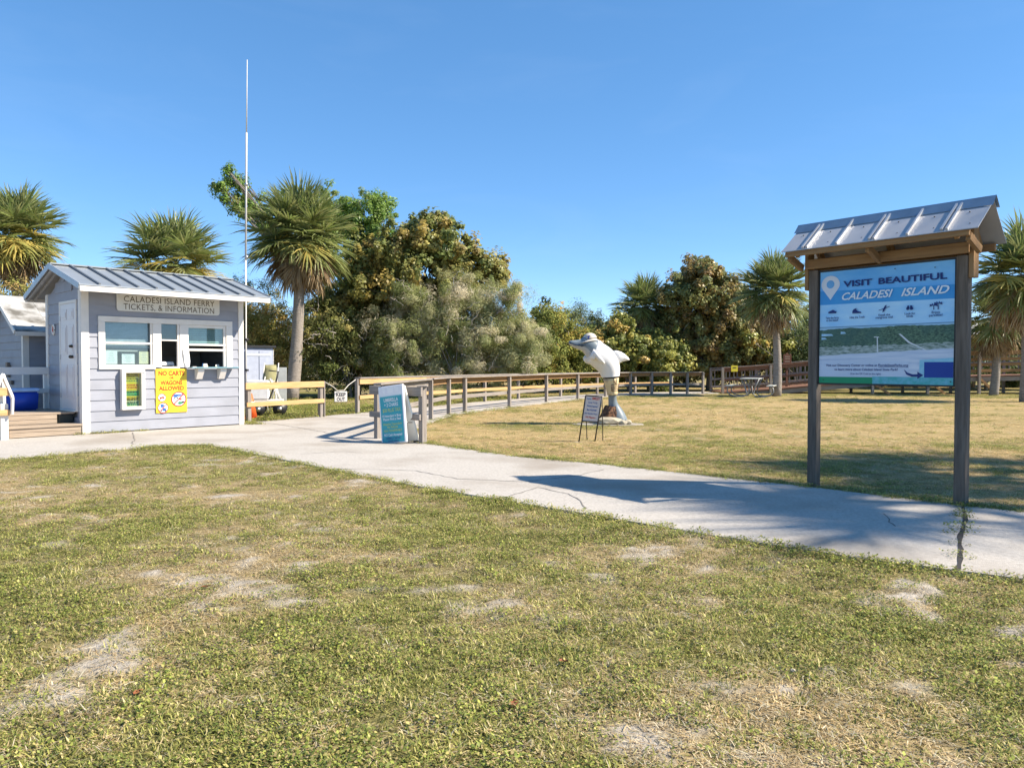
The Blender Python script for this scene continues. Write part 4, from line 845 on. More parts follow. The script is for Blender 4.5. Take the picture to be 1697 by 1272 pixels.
# kiosk roof
xr0, xr1 = -.235, PW + .305
RZ, FB, FZ, BBk, BZ = 2.775, -.345, 2.495, .33, 2.43
gal = M('galvanised_sheet', (.42, .42, .435), rough=.45, metal=.2, var=.07, scale=5)
edges = [xr0, xr0 + .26, xr0 + .60, xr0 + .95, xr0 + 1.28, xr0 + 1.60, xr1]
for i in range(len(edges) - 1):
    roof_sheet(edges[i] + .0005, edges[i + 1] - .0005, FB - .02, FZ, -.005, RZ, gal, .008, par=kio); roof_sheet(edges[i] + .0005, edges[i + 1] - .0005, BBk, BZ, .005, RZ, gal, .008, par=kio)
for i, x in enumerate(edges[1:-1]):
    for dx in ((-.022, .022) if i % 2 == 0 else (0,)):
        beam('seam_rib', kio, (x + dx, FB - .018, FZ + .014), (x + dx, -.01, RZ + .012), .02, .026, M('bright_rib', (.52, .52, .53), rough=.3, metal=.4), bev=0); beam('seam_rib', kio, (x + dx, BBk, BZ + .012), (x + dx, .01, RZ + .012), .02, .026, MATS['bright_rib'], bev=0)
cap_m = M('ridge_steel', (.26, .33, .40), rough=.35, metal=.5)
mesh_obj('ridge_cap', [(x, y, z) for x in (xr0 - .02, xr1 + .02) for y, z in ((-.085, RZ - .055), (-.012, RZ + .03), (0, RZ + .045), (.012, RZ + .03), (.085, RZ - .055))], [(0, 5, 6, 1), (1, 6, 7, 2), (2, 7, 8, 3), (3, 8, 9, 4)], cap_m, kio)
for i in range(6):
    x = (edges[i] + edges[i + 1]) / 2 + .05
    for fy in (.15, .62): y = FB * (1 - fy); tube('screw', kio, [(x - .06 * (fy > .5), y, FZ + (RZ - FZ) * fy + .0), (x - .06 * (fy > .5), y - .006, FZ + (RZ - FZ) * fy + .012)], .007, black, 6)
beam('eave_board', kio, (xr0 + .03, FB + .02, FZ - .032), (xr1 - .08, FB + .02, FZ - .032), .04, .055, 'brown'); beam('eave_board', kio, (xr0 + .03, BBk - .03, BZ - .035), (xr1 - .08, BBk - .03, BZ - .035), .04, .07, 'brown')
beam('ceiling_beam', kio, (-.13, -.055, 2.37), (PW + .13, -.055, 2.37), .04, .10, 'brown'); beam('ceiling_beam', kio, (-.13, .125, 2.385), (PW + .13, .125, 2.385), .04, .13, 'brown')
for x in (-.10, PW / 2 - .02, PW + .10):
    for y0, z0 in ((FB + .045, FZ - .04), (BBk - .05, BZ - .04)): beam('rafter', kio, (x, y0, z0), (x, 0, RZ - .055), .04, .085, 'brown')
for x in (xr0 + .05, PW / 2 - .02, xr1 - .10):
    beam('brace', kio, (x, FB + .05, FZ - .055), (x, -.03, 2.34), .04, .075, 'brown')

# ------------------------------------------------------------------ picnic table
pt_ = thing('picnic_table', 'grey picnic table on bent pipe legs near the boardwalk', 'table', (10.05, 31.6, -.02), math.radians(66))
alu = M('weathered_plank', (.40, .41, .39), rough=.6, var=.12, scale=3, stretch=(.6, 6, 6))
for i in range(3): box('table_plank', pt_, (-.95, -.37 + i * .25, .72), (.95, -.37 + i * .25 + .24, .76), alu)
for s in (-1, 1): box('bench', pt_, (-.95, s * .80 - .14, .43), (.95, s * .80 + .14, .47), alu)
pipe = M('galvanised_pipe', (.28, .29, .30), rough=.5, metal=.5)
for x in (-.6, .6):
    for s in (-1, 1):
        tube('leg', pt_, [(x, s * .34, .72), (x, s * .22, .45), (x, s * .12, .12), (x, s * .25, .0), (x, s * .55, .0), (x, s * .80, .06), (x, s * .92, .20), (x, s * .90, .34), (x, s * .78, .42)], .028, pipe, 8)
        tube('brace', pt_, [(x, s * .10, .10), (x * .3, 0, .71)], .018, pipe, 6)

# ------------------------------------------------------------------ boardwalk beyond the lawn
bw = thing('boardwalk', 'raised red-brown boardwalk with slatted railings at the far side of the lawn', 'boardwalk')
BP = [Vector(p) for p in ((9.75, 35.0, .03), (11.9, 34.8, .16), (14.0, 34.6, .36), (16.4, 34.4, .55), (18.8, 34.2, .70), (21.0, 34.0, .80), (23.4, 33.8, .85), (26.0, 33.6, .87))]
up = Vector((0, 0, 1)); dep = Vector((.05, 2.1, 0))
for i in range(len(BP) - 1):
    p, q = BP[i], BP[i + 1]; d = (q - p).normalized()
    V = [p - dep * .03, q - dep * .03, q + dep * 1.03, p + dep * 1.03]; V = V + [v - up * .05 for v in V]
    mesh_obj('deck', V, [(0, 1, 2, 3), (7, 6, 5, 4), (0, 4, 5, 1), (1, 5, 6, 2), (2, 6, 7, 3), (3, 7, 4, 0)], wood('red', 1), bw)
    beam('stringer', bw, p - up * .15, q - up * .15, .05, .20, 'grey')
    for k, (off, m) in enumerate(((Vector((0, -.04, 0)), 'red' if i < 3 else 'brown'), (dep, 'grey'))):
        beam('top_rail', bw, p + off + up * 1.0, q + off + up * 1.0, .05, .15 if k == 0 else .09, m); beam('cap_rail', bw, p + off + up * 1.095, q + off + up * 1.095, .15, .035, m)
        for hz_ in (.18, .55) if i < 4 or k else (.22, .50, .74): beam('rail', bw, p + off + up * hz_, q + off + up * hz_, .04, .09 if i < 4 or k else .13, 'red' if (i < 3 and k == 0) else ('grey' if k else 'brown'))
        nb = 6
        for j in range(nb):
            c = p.lerp(q, (j + .5) / nb) + off + Vector((0, .05, 0))
            if i < 5 or k: beam('baluster', bw, c + up * .1, c + up * .95, .045, .045, 'grey', (1, 0, 0))
for i, p in enumerate(BP):
    for off in (Vector((0, -.10, 0)), dep + Vector((0, .08, 0))): beam('post', bw, Vector((p.x + off.x, p.y + off.y, -.1)), p + off + up * 1.12, .11, .11, 'grey', (1, 0, 0))
for i in (3, 4, 5): beam('brace', bw, BP[i] + Vector((0, -.12, -.1)), Vector((BP[i].x + .8, BP[i].y - .12, -.05)), .05, .10, 'brown')
ns = thing('trail_sign', 'small brown trail sign on a post at the boardwalk', 'sign', (at(1304, 600, 35.6).x, 35.6, 0))
box('post', ns, (-.045, -.03, .0), (.045, .05, 1.85), 'red'); box('board', ns, (-.19, -.06, 1.18), (.19, -.03, 1.78), M('sign_brown', (.15, .055, .03), rough=.6))
for z in (1.68, 1.58, 1.45, 1.32): box('print', ns, (-.12, -.064, z - .012), (.12, -.061, z + .012), ink('sign_cream', (.5, .42, .32)), 0)
yn = thing('yellow_notice', 'small yellow notice fixed to the far boardwalk railing', 'notice', (at(1217, 615, 34.7).x, 34.7, 0))
box('sheet', yn, (-.15, -.02, .98), (.15, .0, 1.26), ink('notice_yellow', (.75, .62, .05)), 0); box('print', yn, (-.08, -.024, 1.14), (.08, -.021, 1.18), ink_black, 0)
# low shelter among the palms at the far right
sh_ = thing('park_shelter', 'low pale-roofed shelter half hidden behind the right-hand palms', 'shelter', (26.5, 41, 0), .15)
roof_sheet(-4, 4, -2.2, 2.85, 0, 3.7, pale_roof, .08, par=sh_); roof_sheet(-4, 4, 2.2, 2.85, 0, 3.7, pale_roof, .08, par=sh_)
for x in (-3.6, 0, 3.6):
    for y in (-1.9, 1.9): box('post', sh_, (x - .09, y - .09, 0), (x + .09, y + .09, 2.95), 'brown')
box('fascia', sh_, (-4.02, -2.25, 2.62), (4.02, -2.2, 2.85), 'brown')

# ------------------------------------------------------------------ palms
def strips(name, P, Wd, Cc, mat):
    """P: list of (k,3) centre lines, Wd: list of (k,3) half-width vectors, Cc colour per strip"""
    V, Fc, C = [], [], []
    for p, w, c in zip(P, Wd, Cc):
        b0 = len(V); k = len(p)
        for i in range(k - 1): V += [p[i] - w[i], p[i] + w[i]]; C += [c, c]
        V.append(p[-1]); C.append(tuple(min(1, q * 1.25) for q in c))
        for i in range(k - 2): Fc.append((b0 + 2 * i, b0 + 2 * i + 1, b0 + 2 * i + 3, b0 + 2 * i + 2))
        Fc.append((b0 + 2 * k - 4, b0 + 2 * k - 3, b0 + 2 * k - 2))
    me = bpy.data.meshes.new(name); me.from_pydata([tuple(v) for v in V], [], Fc)
    a = me.attributes.new('Col', 'FLOAT_COLOR', 'POINT'); a.data.foreach_set('color', np.array([(*c, 1) for c in C], np.float32).ravel())
    me.materials.append(mat); return me
palm_leaf = leaf_mat('palm_leaf', .36, .45, .35, .22, 1.15); dead_leaf = leaf_mat('dead_palm_leaf', .15, .8, .1, .25)
def frond_mesh(seed, droop, pal, dead=False, n=32):
    r = random.Random(seed); P, Wd, Cc = [], [], []
    Lp = r.uniform(.60, .85) if not dead else .5; hub = Vector((Lp, 0, -.06 - droop * .12))
    P.append([Vector((0, 0, 0)), Vector((Lp * .5, 0, .02)), hub, hub + Vector((.3, 0, -.1 - droop * .2))]); Wd.append([Vector((0, .022, 0)), Vector((0, .016, 0)), Vector((0, .012, 0))]); Cc.append((.20, .22, .08) if not dead else (.26, .18, .10))
    for i in range(n):
        s = -1 + 2 * i / (n - 1); phi = s * math.radians(128 if not dead else 75) + r.uniform(-.05, .05); k = 1 - abs(s)
        o = hub + Vector((.34 * k, 0, -(.10 + droop * .22) * k * k)); L = r.uniform(.82, 1.02) * (.72 + .36 * math.cos(phi * .5))
        d = Vector((math.cos(phi), math.sin(phi), .30 * abs(s) - .12 * k - droop * .25)).normalized()
        tip = r.uniform(.03, .22) * (1 + .8 * droop); side = d.cross(Vector((0, 0, 1))).normalized(); up_ = side.cross(d); tw = r.choice((-1, 1)) * r.uniform(.3, .7); wv = side * math.cos(tw) + up_ * math.sin(tw)
        jit = r.uniform(-.08, .08) if r.random() < .8 else r.uniform(-.25, .25)
        pts = [o + d * L * t + Vector((0, 0, -tip * max(0, t - .25) ** 2 * L * 1.5 + jit * t * t * .3)) for t in (0, .35, .7, 1.)]
        if r.random() < .35: pts[3] += Vector((0, 0, -.10 * L))           # bent tip
        P.append(pts); Wd.append([wv * w for w in (.014, .030, .018)]); c = r.choice(pal); v = r.uniform(.8, 1.2); Cc.append(tuple(x * v for x in c))
    return strips('frond', P, Wd, Cc, dead_leaf if dead else palm_leaf)
GP = [(.17, .20, .055), (.20, .235, .08), (.14, .18, .055), (.26, .26, .10), (.22, .24, .10)]; YP = [(.38, .33, .09), (.46, .36, .10), (.24, .24, .07)]; DP = [(.36, .26, .15), (.28, .20, .12), (.42, .33, .21), (.22, .15, .09)]
FR = [frond_mesh(i, dr_, GP) for i, dr_ in enumerate((-.15, .05, .2, .35, .6, .85))]; FY = [frond_mesh(20 + i, .8, YP) for i in range(2)]; FD = [frond_mesh(30 + i, 1.1, DP, True) for i in range(3)]
trunk_m = M('palm_trunk', (.34, .30, .26), rough=.9, col2=(.19, .165, .145), scale=3, stretch=(2, 2, 9), bump=.7, bscale=22, spec=.1)
def palm(label, base, crown, R, n=44, dead=10, yellow=.08, tr=.2, seed=1, boots=True, group='cabbage palms'):
    r = random.Random(seed); n = int(n * 1.05); dead = int(dead * 1.3); t_ = thing('palm_tree', label, 'palm', base, 0, group); H = Vector(crown) - Vector(base)
    path = [Vector((H.x * u + .12 * math.sin(u * 3) * (1 - u), H.y * u, H.z * u - .1 * (u == 0))) for u in [i / 14 for i in range(15)]]
    rad = [tr * (1.18 - .28 * min(1, u * 2) + (.18 if u > .86 else 0) + r.uniform(-.03, .03)) for u in [i / 14 for i in range(15)]]
    tube('trunk', t_, path, rad, trunk_m, 14)
    s = R / 1.55; ga = 2.39996
    for i in range(n):
        u = i / (n - 1); el = math.radians(88 - (104 + 26 * r.random()) * u ** .9 + r.uniform(-9, 9)); az = i * ga + r.uniform(-.2, .2)
        me = FR[0 if u < .12 else 1 if u < .3 else 2 + (i % 2) if u < .62 else 4 + i % 2]
        if u > .6 and r.random() < yellow * 2.2: me = FY[i % 2]
        o = link('frond', me, None, t_, H + Vector((0, 0, .12 * (1 - u))) + Vector((math.cos(az), math.sin(az), 0)) * .10); k = s * r.uniform(.88, 1.08) * (.95 if u < .14 else 1)
        o.rotation_euler = (r.uniform(-.35, .35), -el, az); o.scale = (k, k, k)
    for i in range(dead):
        az = i * ga + r.uniform(-.3, .3); el = -r.uniform(24, 80); o = link('dead_frond', FD[i % 3], None, t_, H + Vector((math.cos(az), math.sin(az), 0)) * tr * .9 - Vector((0, 0, r.uniform(.05, .45))))
        k = s * r.uniform(.7, 1.0); o.rotation_euler = (r.uniform(-.5, .5), -math.radians(el), az); o.scale = (k, k, k)
    return t_
palm('tall cabbage palm with a shaggy brown skirt behind the timber fence', (-8.34, 28.49, -.05), at(500, 394, 28.5), 1.72, 78, 44, .06, .225, 3)
palm('full yellow-tinged palm crown rising behind the storage shed at the far left', at(28, 604, 30) * Vector((1, 1, 0)) if False else (at(28, 604, 30).x, 30, -.05), at(26, 392, 30), 1.62, 76, 34, .2, .22, 5)
palm('palm crown spreading just above the ticket booth roof', (at(288, 604, 25.5).x, 25.5, -.05), at(288, 440, 25.5), 1.5, 54, 34, .22, .21, 7)
palm('slim palm between the dolphin and the reddish sea grape', (at(1078, 604, 40).x, 40, -.05), at(1070, 508, 40), 1.4, 60, 22, .05, .17, 9)
palm('straight palm beside the picnic table', (11.18, 31.85, -.05), at(1283, 484, 31.85), 1.36, 72, 26, .04, .17, 11)
palm('large palm crown cut off by the right edge of the view', (at(1702, 604, 27).x, 27, -.05), at(1698, 455, 27), 1.62, 66, 34, .08, .2, 13)
palm('lower brown-skirted palm seen just right of the kiosk', (at(1647, 604, 32.5).x, 32.5, -.05), at(1652, 528, 32.5), 1.25, 50, 34, .1, .16, 15)
for i, (x, y, z) in enumerate(((19.5, 4.5, 13.5), (21.5, 7.0, 13.8))):
    palm(('tall palm outside the right edge nearest the path', 'tallest palm outside the right edge behind the kiosk line', 'tall palm outside the right edge nearest the viewer')[i], (x + .3, y, -.05), (x, y, z), 2.0, 20, 3, .05, .2, 40 + i)

# ------------------------------------------------------------------ broadleaf trees and shrubs
bark = M('tree_bark', (.30, .26, .22), rough=.95, col2=(.14, .12, .10), scale=6, stretch=(3, 3, 1), bump=.5, spec=.1)
def leaves(name, parent, pts, nrm, size, cols, mat, aspect=1., kind=None):
    """one small kite-shaped leaf per point, each with its own size, tilt and colour"""
    N = len(pts); nrm = nrm / np.maximum(np.linalg.norm(nrm, axis=1, keepdims=True), 1e-6)
    rv = RNG.normal(size=(N, 3)); a = np.cross(nrm, rv); a /= np.maximum(np.linalg.norm(a, axis=1, keepdims=True), 1e-6); b_ = np.cross(nrm, a)
    s = size[:, None]; w = s * aspect
    V = np.stack([pts - a * s * .5, pts + b_ * w * .42 + a * s * .05 + nrm * s * .08, pts + a * s * .5, pts - b_ * w * .42 + a * s * .05 + nrm * s * .08], 1).reshape(-1, 3)
    me = bpy.data.meshes.new(name); me.vertices.add(4 * N); me.vertices.foreach_set('co', V.astype(np.float32).ravel())
    me.loops.add(4 * N); me.loops.foreach_set('vertex_index', np.arange(4 * N, dtype=np.int32)); me.polygons.add(N)
    me.polygons.foreach_set('loop_start', np.arange(0, 4 * N, 4, dtype=np.int32)); me.polygons.foreach_set('loop_total', np.full(N, 4, np.int32))
    me.update(calc_edges=True); at_ = me.attributes.new('Col', 'FLOAT_COLOR', 'POINT')
    c4 = np.concatenate([np.repeat(cols, 4, 0), np.ones((4 * N, 1))], 1); at_.data.foreach_set('color', c4.astype(np.float32).ravel())
    o = link(name, me, mat, parent)
    if kind: o['kind'] = kind
    return o
def cloud(clusters, dens, sub_r, pal, jitter=.22, shell=.5):
    """clusters: (centre, radius xyz). Leaves gather in sub-clumps on the outside of every cluster, so gaps stay open"""
    PT, NR, CL = [], [], []; pal = [(np.array(c), w) for c, w in pal]; ws = np.array([w for _, w in pal]); ws = ws / ws.sum()
    for c, rad in clusters:
        rad = np.array(rad if hasattr(rad, '__len__') else (rad, rad, rad * .85)); c = np.array(c); m = max(5, int(9 * (rad.mean() / sub_r) ** 1.6))
        d = RNG.normal(size=(m, 3)); d /= np.linalg.norm(d, axis=1, keepdims=True); rr = shell + (1 - shell) * RNG.random(m) ** .6; rr = np.where(RNG.random(m) < .24, RNG.uniform(1.0, 1.5, m), rr); sc = c + d * rad * rr[:, None]
        for j in range(m):
            k = int(dens * RNG.uniform(.55, 1.4)); q = RNG.normal(size=(k, 3)); q /= np.linalg.norm(q, axis=1, keepdims=True); ra = sub_r * RNG.uniform(.6, 1.25) * RNG.random(k) ** .45
            PT.append(sc[j] + q * ra[:, None] * RNG.uniform(.6, 1.5, 3)); NR.append(q * .7 + d[j] * .4 + np.array([0, 0, .45]) + RNG.normal(size=(k, 3)) * .35)
            base = pal[RNG.choice(len(pal), p=ws)][0]; alt = pal[RNG.choice(len(pal), p=ws)][0]; mixv = RNG.random((k, 1)) ** 2 * .55
            CL.append((base * (1 - mixv) + alt * mixv) * RNG.uniform(1 - jitter * 1.6, 1 + jitter * 1.6, (k, 1)) * 1.5)
    return np.concatenate(PT), np.concatenate(NR), np.clip(np.concatenate(CL), .004, 1)
sea_leaf = leaf_mat('sea_grape_leaf', .42, .42, .4, .0); soft_leaf = leaf_mat('soft_leaf', .4, .7, .15, .0)
def limb(path, r0, r1, seed, wob=.12):
    r = random.Random(seed); n = 9; a, b_ = Vector(path[0]), Vector(path[-1]); P = []
    for i in range(n):
        u = i / (n - 1); m_ = Vector(path[1]) if len(path) > 2 else (a + b_) / 2
        p = a * (1 - u) ** 2 + m_ * 2 * u * (1 - u) + b_ * u * u; L = (b_ - a).length
        P.append(p + Vector((r.uniform(-1, 1), r.uniform(-1, 1), r.uniform(-1, 1))) * wob * L * .12 * math.sin(PI * u))
    return tube_geo(P, [r0 + (r1 - r0) * (i / (n - 1)) ** .7 for i in range(n)], 6)
def tree(name, label, base, cl, depth, dens, sub_r, size, pal, mat, aspect=.9, cat='tree', group=None, tr=.12, twigs=0, twig_m=None, spread=.35, zr=.85, shell=.5):
    """cl: (px, py, radius px) lobes of the crown as surveyed, depth in metres; lobes are staggered in depth"""
    t_ = thing(name, label, cat, (base[0], base[1], -.05), 0, group); o_ = Vector((base[0], base[1], -.05)); r = random.Random(len(label) * 13 + int(depth * 10)); C = []
    for px, py, pr in cl:
        R = pr / FPX * depth; dd = depth + r.uniform(-spread, spread) * 2; C.append((at(px, py, dd) - o_, (R, R * 1.1, R * zr)))
    P, Nn, Cc = cloud(C, dens, sub_r, pal, shell=shell); keep = P[:, 2] > .05; P, Nn, Cc = P[keep], Nn[keep], Cc[keep]
    leaves('crown', t_, P, Nn, RNG.uniform(.45, 1.35, len(P)) * size, Cc, mat, aspect)
    V, Fc = [], []
    def addg(g):
        b0 = len(V); V.extend(g[0]); Fc.extend([tuple(i + b0 for i in f) for f in g[1]])
    zc = sum(c.z for c, _ in C) / len(C); fork = Vector((r.uniform(-.2, .2), 0, max(.25, zc * .35)))
    addg(tube_geo([(0, 0, -.05), fork * .5 + Vector((.04, 0, 0)), fork], [tr * 1.25, tr, tr * .85], 8))
    for i, (c, R) in enumerate(C):
        addg(limb([fork * r.uniform(.6, 1), fork.lerp(c, .45) + Vector((0, 0, r.uniform(0, .3))), c], tr * .6, tr * .14, i))
        for k in range(4): e = c + Vector((r.gauss(0, 1), r.gauss(0, 1), r.gauss(.2, .8))) * R[0] * .55; addg(limb([c * .75 + fork * .25, (c + e) / 2, e], tr * .22, tr * .05, i * 7 + k))
    mesh_obj('trunk', V, Fc, bark, t_, True)
    if twigs:
        V, Fc = [], []
        for k in range(twigs):
            c, R = r.choice(C); s_ = c + Vector((r.gauss(0, .45) * R[0], -R[1] * r.uniform(.4, .95), r.gauss(-.1, .45) * R[2])); e = s_ + Vector((r.uniform(-1, 1) * .7, r.uniform(-.5, .1), r.uniform(-.3, .8)))
            addg(limb([s_, (s_ + e) / 2 + Vector((0, 0, .08)), e], .016, .005, k, .8))
        mesh_obj('bare_twigs', V, Fc, twig_m, t_, True)['kind'] = 'stuff'
    return t_
pale_twig = M('bleached_twig', (.46, .41, .35), rough=.9, var=.2)
SG = [((.19, .185, .055), 4), ((.27, .205, .055), 1.6), ((.13, .155, .045), 3.6), ((.32, .28, .09), 1.1), ((.20, .15, .05), 1.0)]
SR = [((.20, .15, .055), 2.4), ((.155, .165, .055), 4), ((.29, .21, .065), 1.4), ((.20, .13, .055), 1.0), ((.24, .24, .09), 1.4)]
SY = [((.29, .28, .07), 2.4), ((.19, .205, .055), 3.2), ((.36, .25, .07), .8), ((.12, .145, .04), 2.4)]
GR_ = [((.12, .20, .035), 3), ((.17, .24, .05), 2), ((.08, .13, .03), 2), ((.26, .24, .08), .5)]
WI = [((.31, .30, .16), 3), ((.22, .235, .09), 3.4), ((.43, .38, .27), 2.2), ((.15, .18, .06), 2.2)]
OL = [((.17, .17, .06), 3), ((.10, .12, .035), 3), ((.27, .23, .08), 1.4), ((.07, .08, .03), 2)]
YO = [((.34, .28, .10), 3), ((.20, .20, .06), 2.4), ((.38, .26, .10), 1.2), ((.13, .14, .04), 1.5)]
DK = [((.06, .085, .03), 3), ((.10, .12, .045), 2), ((.16, .17, .09), 1)]
tree('broadleaf_tree', 'bright green leafy tree behind the tall palm with a branch reaching left of the mast', (-7.0, 34), [(386, 300, 12), (400, 325, 14), (368, 312, 8), (412, 350, 14), (380, 284, 7), (358, 309, 6), (392, 345, 9), (404, 302, 9), (376, 330, 7), (604, 350, 34), (632, 342, 22), (590, 385, 34), (628, 385, 26), (455, 360, 34), (520, 345, 38), (562, 365, 36), (560, 420, 44), (500, 420, 40)], 34, 95, .26, .115, GR_, sea_leaf, .7, tr=.16)
tree('sea_grape_tree', 'large olive and rust coloured sea grape above the pale wispy bush', (-4.4, 31.5), [(612, 432, 42), (655, 412, 44), (702, 392, 34), (722, 372, 22), (742, 412, 40), (775, 436, 36), (812, 450, 26), (828, 462, 18), (640, 470, 50), (700, 455, 48), (585, 490, 44), (560, 530, 40), (622, 525, 46), (690, 505, 42), (760, 480, 36), (575, 580, 40), (640, 560, 50), (700, 560, 50)], 31.5, 105, .30, .145, SG, sea_leaf, .95, tr=.15)
tree('wispy_shrub', 'broad pale grey-green wispy bush behind the walkway railing', (-2.2, 29.6), [(690, 520, 46), (742, 560, 56), (792, 505, 46), (842, 520, 40), (872, 562, 36), (648, 560, 42), (762, 490, 34), (832, 590, 44), (702, 600, 40), (775, 610, 36), (800, 545, 46), (868, 600, 30), (640, 600, 32), (846, 488, 18), (680, 488, 24), (720, 530, 40), (770, 570, 40), (850, 560, 36)], 30.2, 380, .36, .16, WI, soft_leaf, .11, 'shrub', tr=.05, twigs=60, twig_m=pale_twig, shell=.25)
tree('thicket_shrub', 'dark tangled shrub with bare bleached twigs right of the tall palm trunk', (-6.4, 30), [(535, 560, 40), (575, 600, 40), (615, 618, 36), (520, 610, 34), (655, 628, 30), (560, 640, 30), (600, 565, 34), (530, 520, 34), (570, 550, 40), (640, 590, 36)], 30.2, 100, .32, .085, OL, soft_leaf, .7, 'shrub', tr=.06, twigs=70, twig_m=pale_twig)
tree('olive_shrub', 'yellow-olive shrub between the booth and the tall palm', (-10.0, 30.5), [(432, 545, 38), (458, 580, 38), (420, 590, 34), (442, 510, 24), (405, 540, 30), (470, 610, 34), (425, 630, 30), (395, 500, 22), (380, 530, 30), (465, 545, 34), (490, 580, 34), (500, 540, 30)], 30.5, 105, .30, .08, YO, soft_leaf, .7, 'shrub', tr=.06, twigs=14, twig_m=pale_twig)
tree('olive_shrub', 'yellowish shrub showing above the storage shed roof', (-19.5, 29), [(15, 500, 34), (60, 505, 30), (-20, 500, 36), (30, 540, 40), (90, 540, 34)], 29, 85, .30, .09, YO, soft_leaf, .7, 'shrub', tr=.06)
tree('olive_shrub', 'grey leafless-looking shrub behind the right end of the booth roof', (-12.3, 33), [(398, 478, 20), (420, 495, 24), (440, 480, 16), (370, 500, 26), (300, 500, 40), (230, 500, 40)], 33, 60, .3, .08, DK, soft_leaf, .6, 'shrub', tr=.06, twigs=40, twig_m=pale_twig)
tree('yellow_shrub', 'yellow-green shrub right of the wispy bush and left of the dolphin head', (2.2, 36), [(925, 545, 30), (905, 572, 34), (955, 572, 34), (930, 600, 36), (890, 600, 34), (975, 605, 32), (915, 528, 16), (900, 520, 14), (880, 560, 26), (885, 540, 18), (870, 590, 26)], 36, 120, .30, .10, SY, soft_leaf, .8, 'shrub', tr=.07, twigs=14, twig_m=pale_twig)
tree('feathery_tree', 'small grey-green feathery treetop behind the dolphin hat', (3.8, 42), [(945, 522, 16), (962, 515, 14), (985, 532, 16), (935, 535, 14), (970, 545, 22)], 42, 60, .30, .12, DK + [((.16, .20, .12), 3)], soft_leaf, .3, 'tree', tr=.06)
tree('sea_grape_hedge', 'yellow and green sea grape shrub directly behind the dolphin', (5.8, 37.5), [(1012, 560, 28), (1022, 535, 14), (1050, 580, 36), (1088, 575, 34), (1005, 595, 32), (1060, 612, 30), (1035, 552, 18), (1118, 590, 28), (1100, 612, 26), (985, 612, 26)], 37.5, 100, .30, .14, SY, sea_leaf, .95, 'shrub', tr=.08)
tree('sea_grape_tree', 'large reddish-brown sea grape with pale forked limbs left of the picnic palm', (10.2, 39), [(1162, 472, 36), (1128, 495, 32), (1196, 482, 36), (1222, 505, 28), (1156, 436, 14), (1172, 450, 20), (1120, 540, 36), (1188, 540, 42), (1232, 555, 36), (1152, 590, 38), (1212, 592, 38), (1252, 602, 28), (1140, 465, 16), (1108, 562, 30), (1100, 610, 26), (1165, 510, 36), (1170, 560, 40), (1200, 560, 36)], 39, 100, .31, .15, SR, sea_leaf, .95, tr=.15, twigs=24, twig_m=pale_twig)
tree('dark_shrub', 'dark green dense shrub between the picnic palm and the kiosk', (14.4, 39), [(1320, 565, 30), (1345, 592, 34), (1310, 605, 28), (1375, 585, 36), (1420, 600, 36), (1335, 530, 20)], 39, 90, .33, .10, DK, soft_leaf, .7, 'shrub', tr=.09, twigs=10, twig_m=pale_twig)
tree('yellow_shrub', 'small bright yellow-green bush behind the picnic palm trunk', (14.0, 37.6), [(1304, 572, 12), (1300, 556, 9), (1262, 575, 12), (1240, 560, 12)], 37.6, 60, .22, .13, SY, sea_leaf, .9, 'shrub', tr=.05)
tree('dark_shrub', 'dark shrub under the palms at the far right', (24.5, 39), [(1620, 600, 26), (1660, 605, 28), (1700, 598, 30), (1740, 600, 30), (1590, 610, 26)], 39, 85, .33, .10, DK, soft_leaf, .7, 'shrub', tr=.09)
# the wood behind reads as one mass
C = []
for i in range(64):
    x = -44 + i * 1.42; y = 46 + RNG.uniform(-2, 3); R = RNG.uniform(1.3, 1.9); C.append((np.array([x, y, R * .8 + RNG.uniform(.1, 1.5)]), (R, R, R * 1.15)))
P, Nn, Cc = cloud(C, 60, .42, DK + OL + YO, shell=.45); tag(leaves('distant_thicket', None, P, Nn, RNG.uniform(.14, .26, len(P)), Cc, soft_leaf, .8), 'dark green mangrove thicket closing the view behind the trees', 'thicket', kind='stuff')

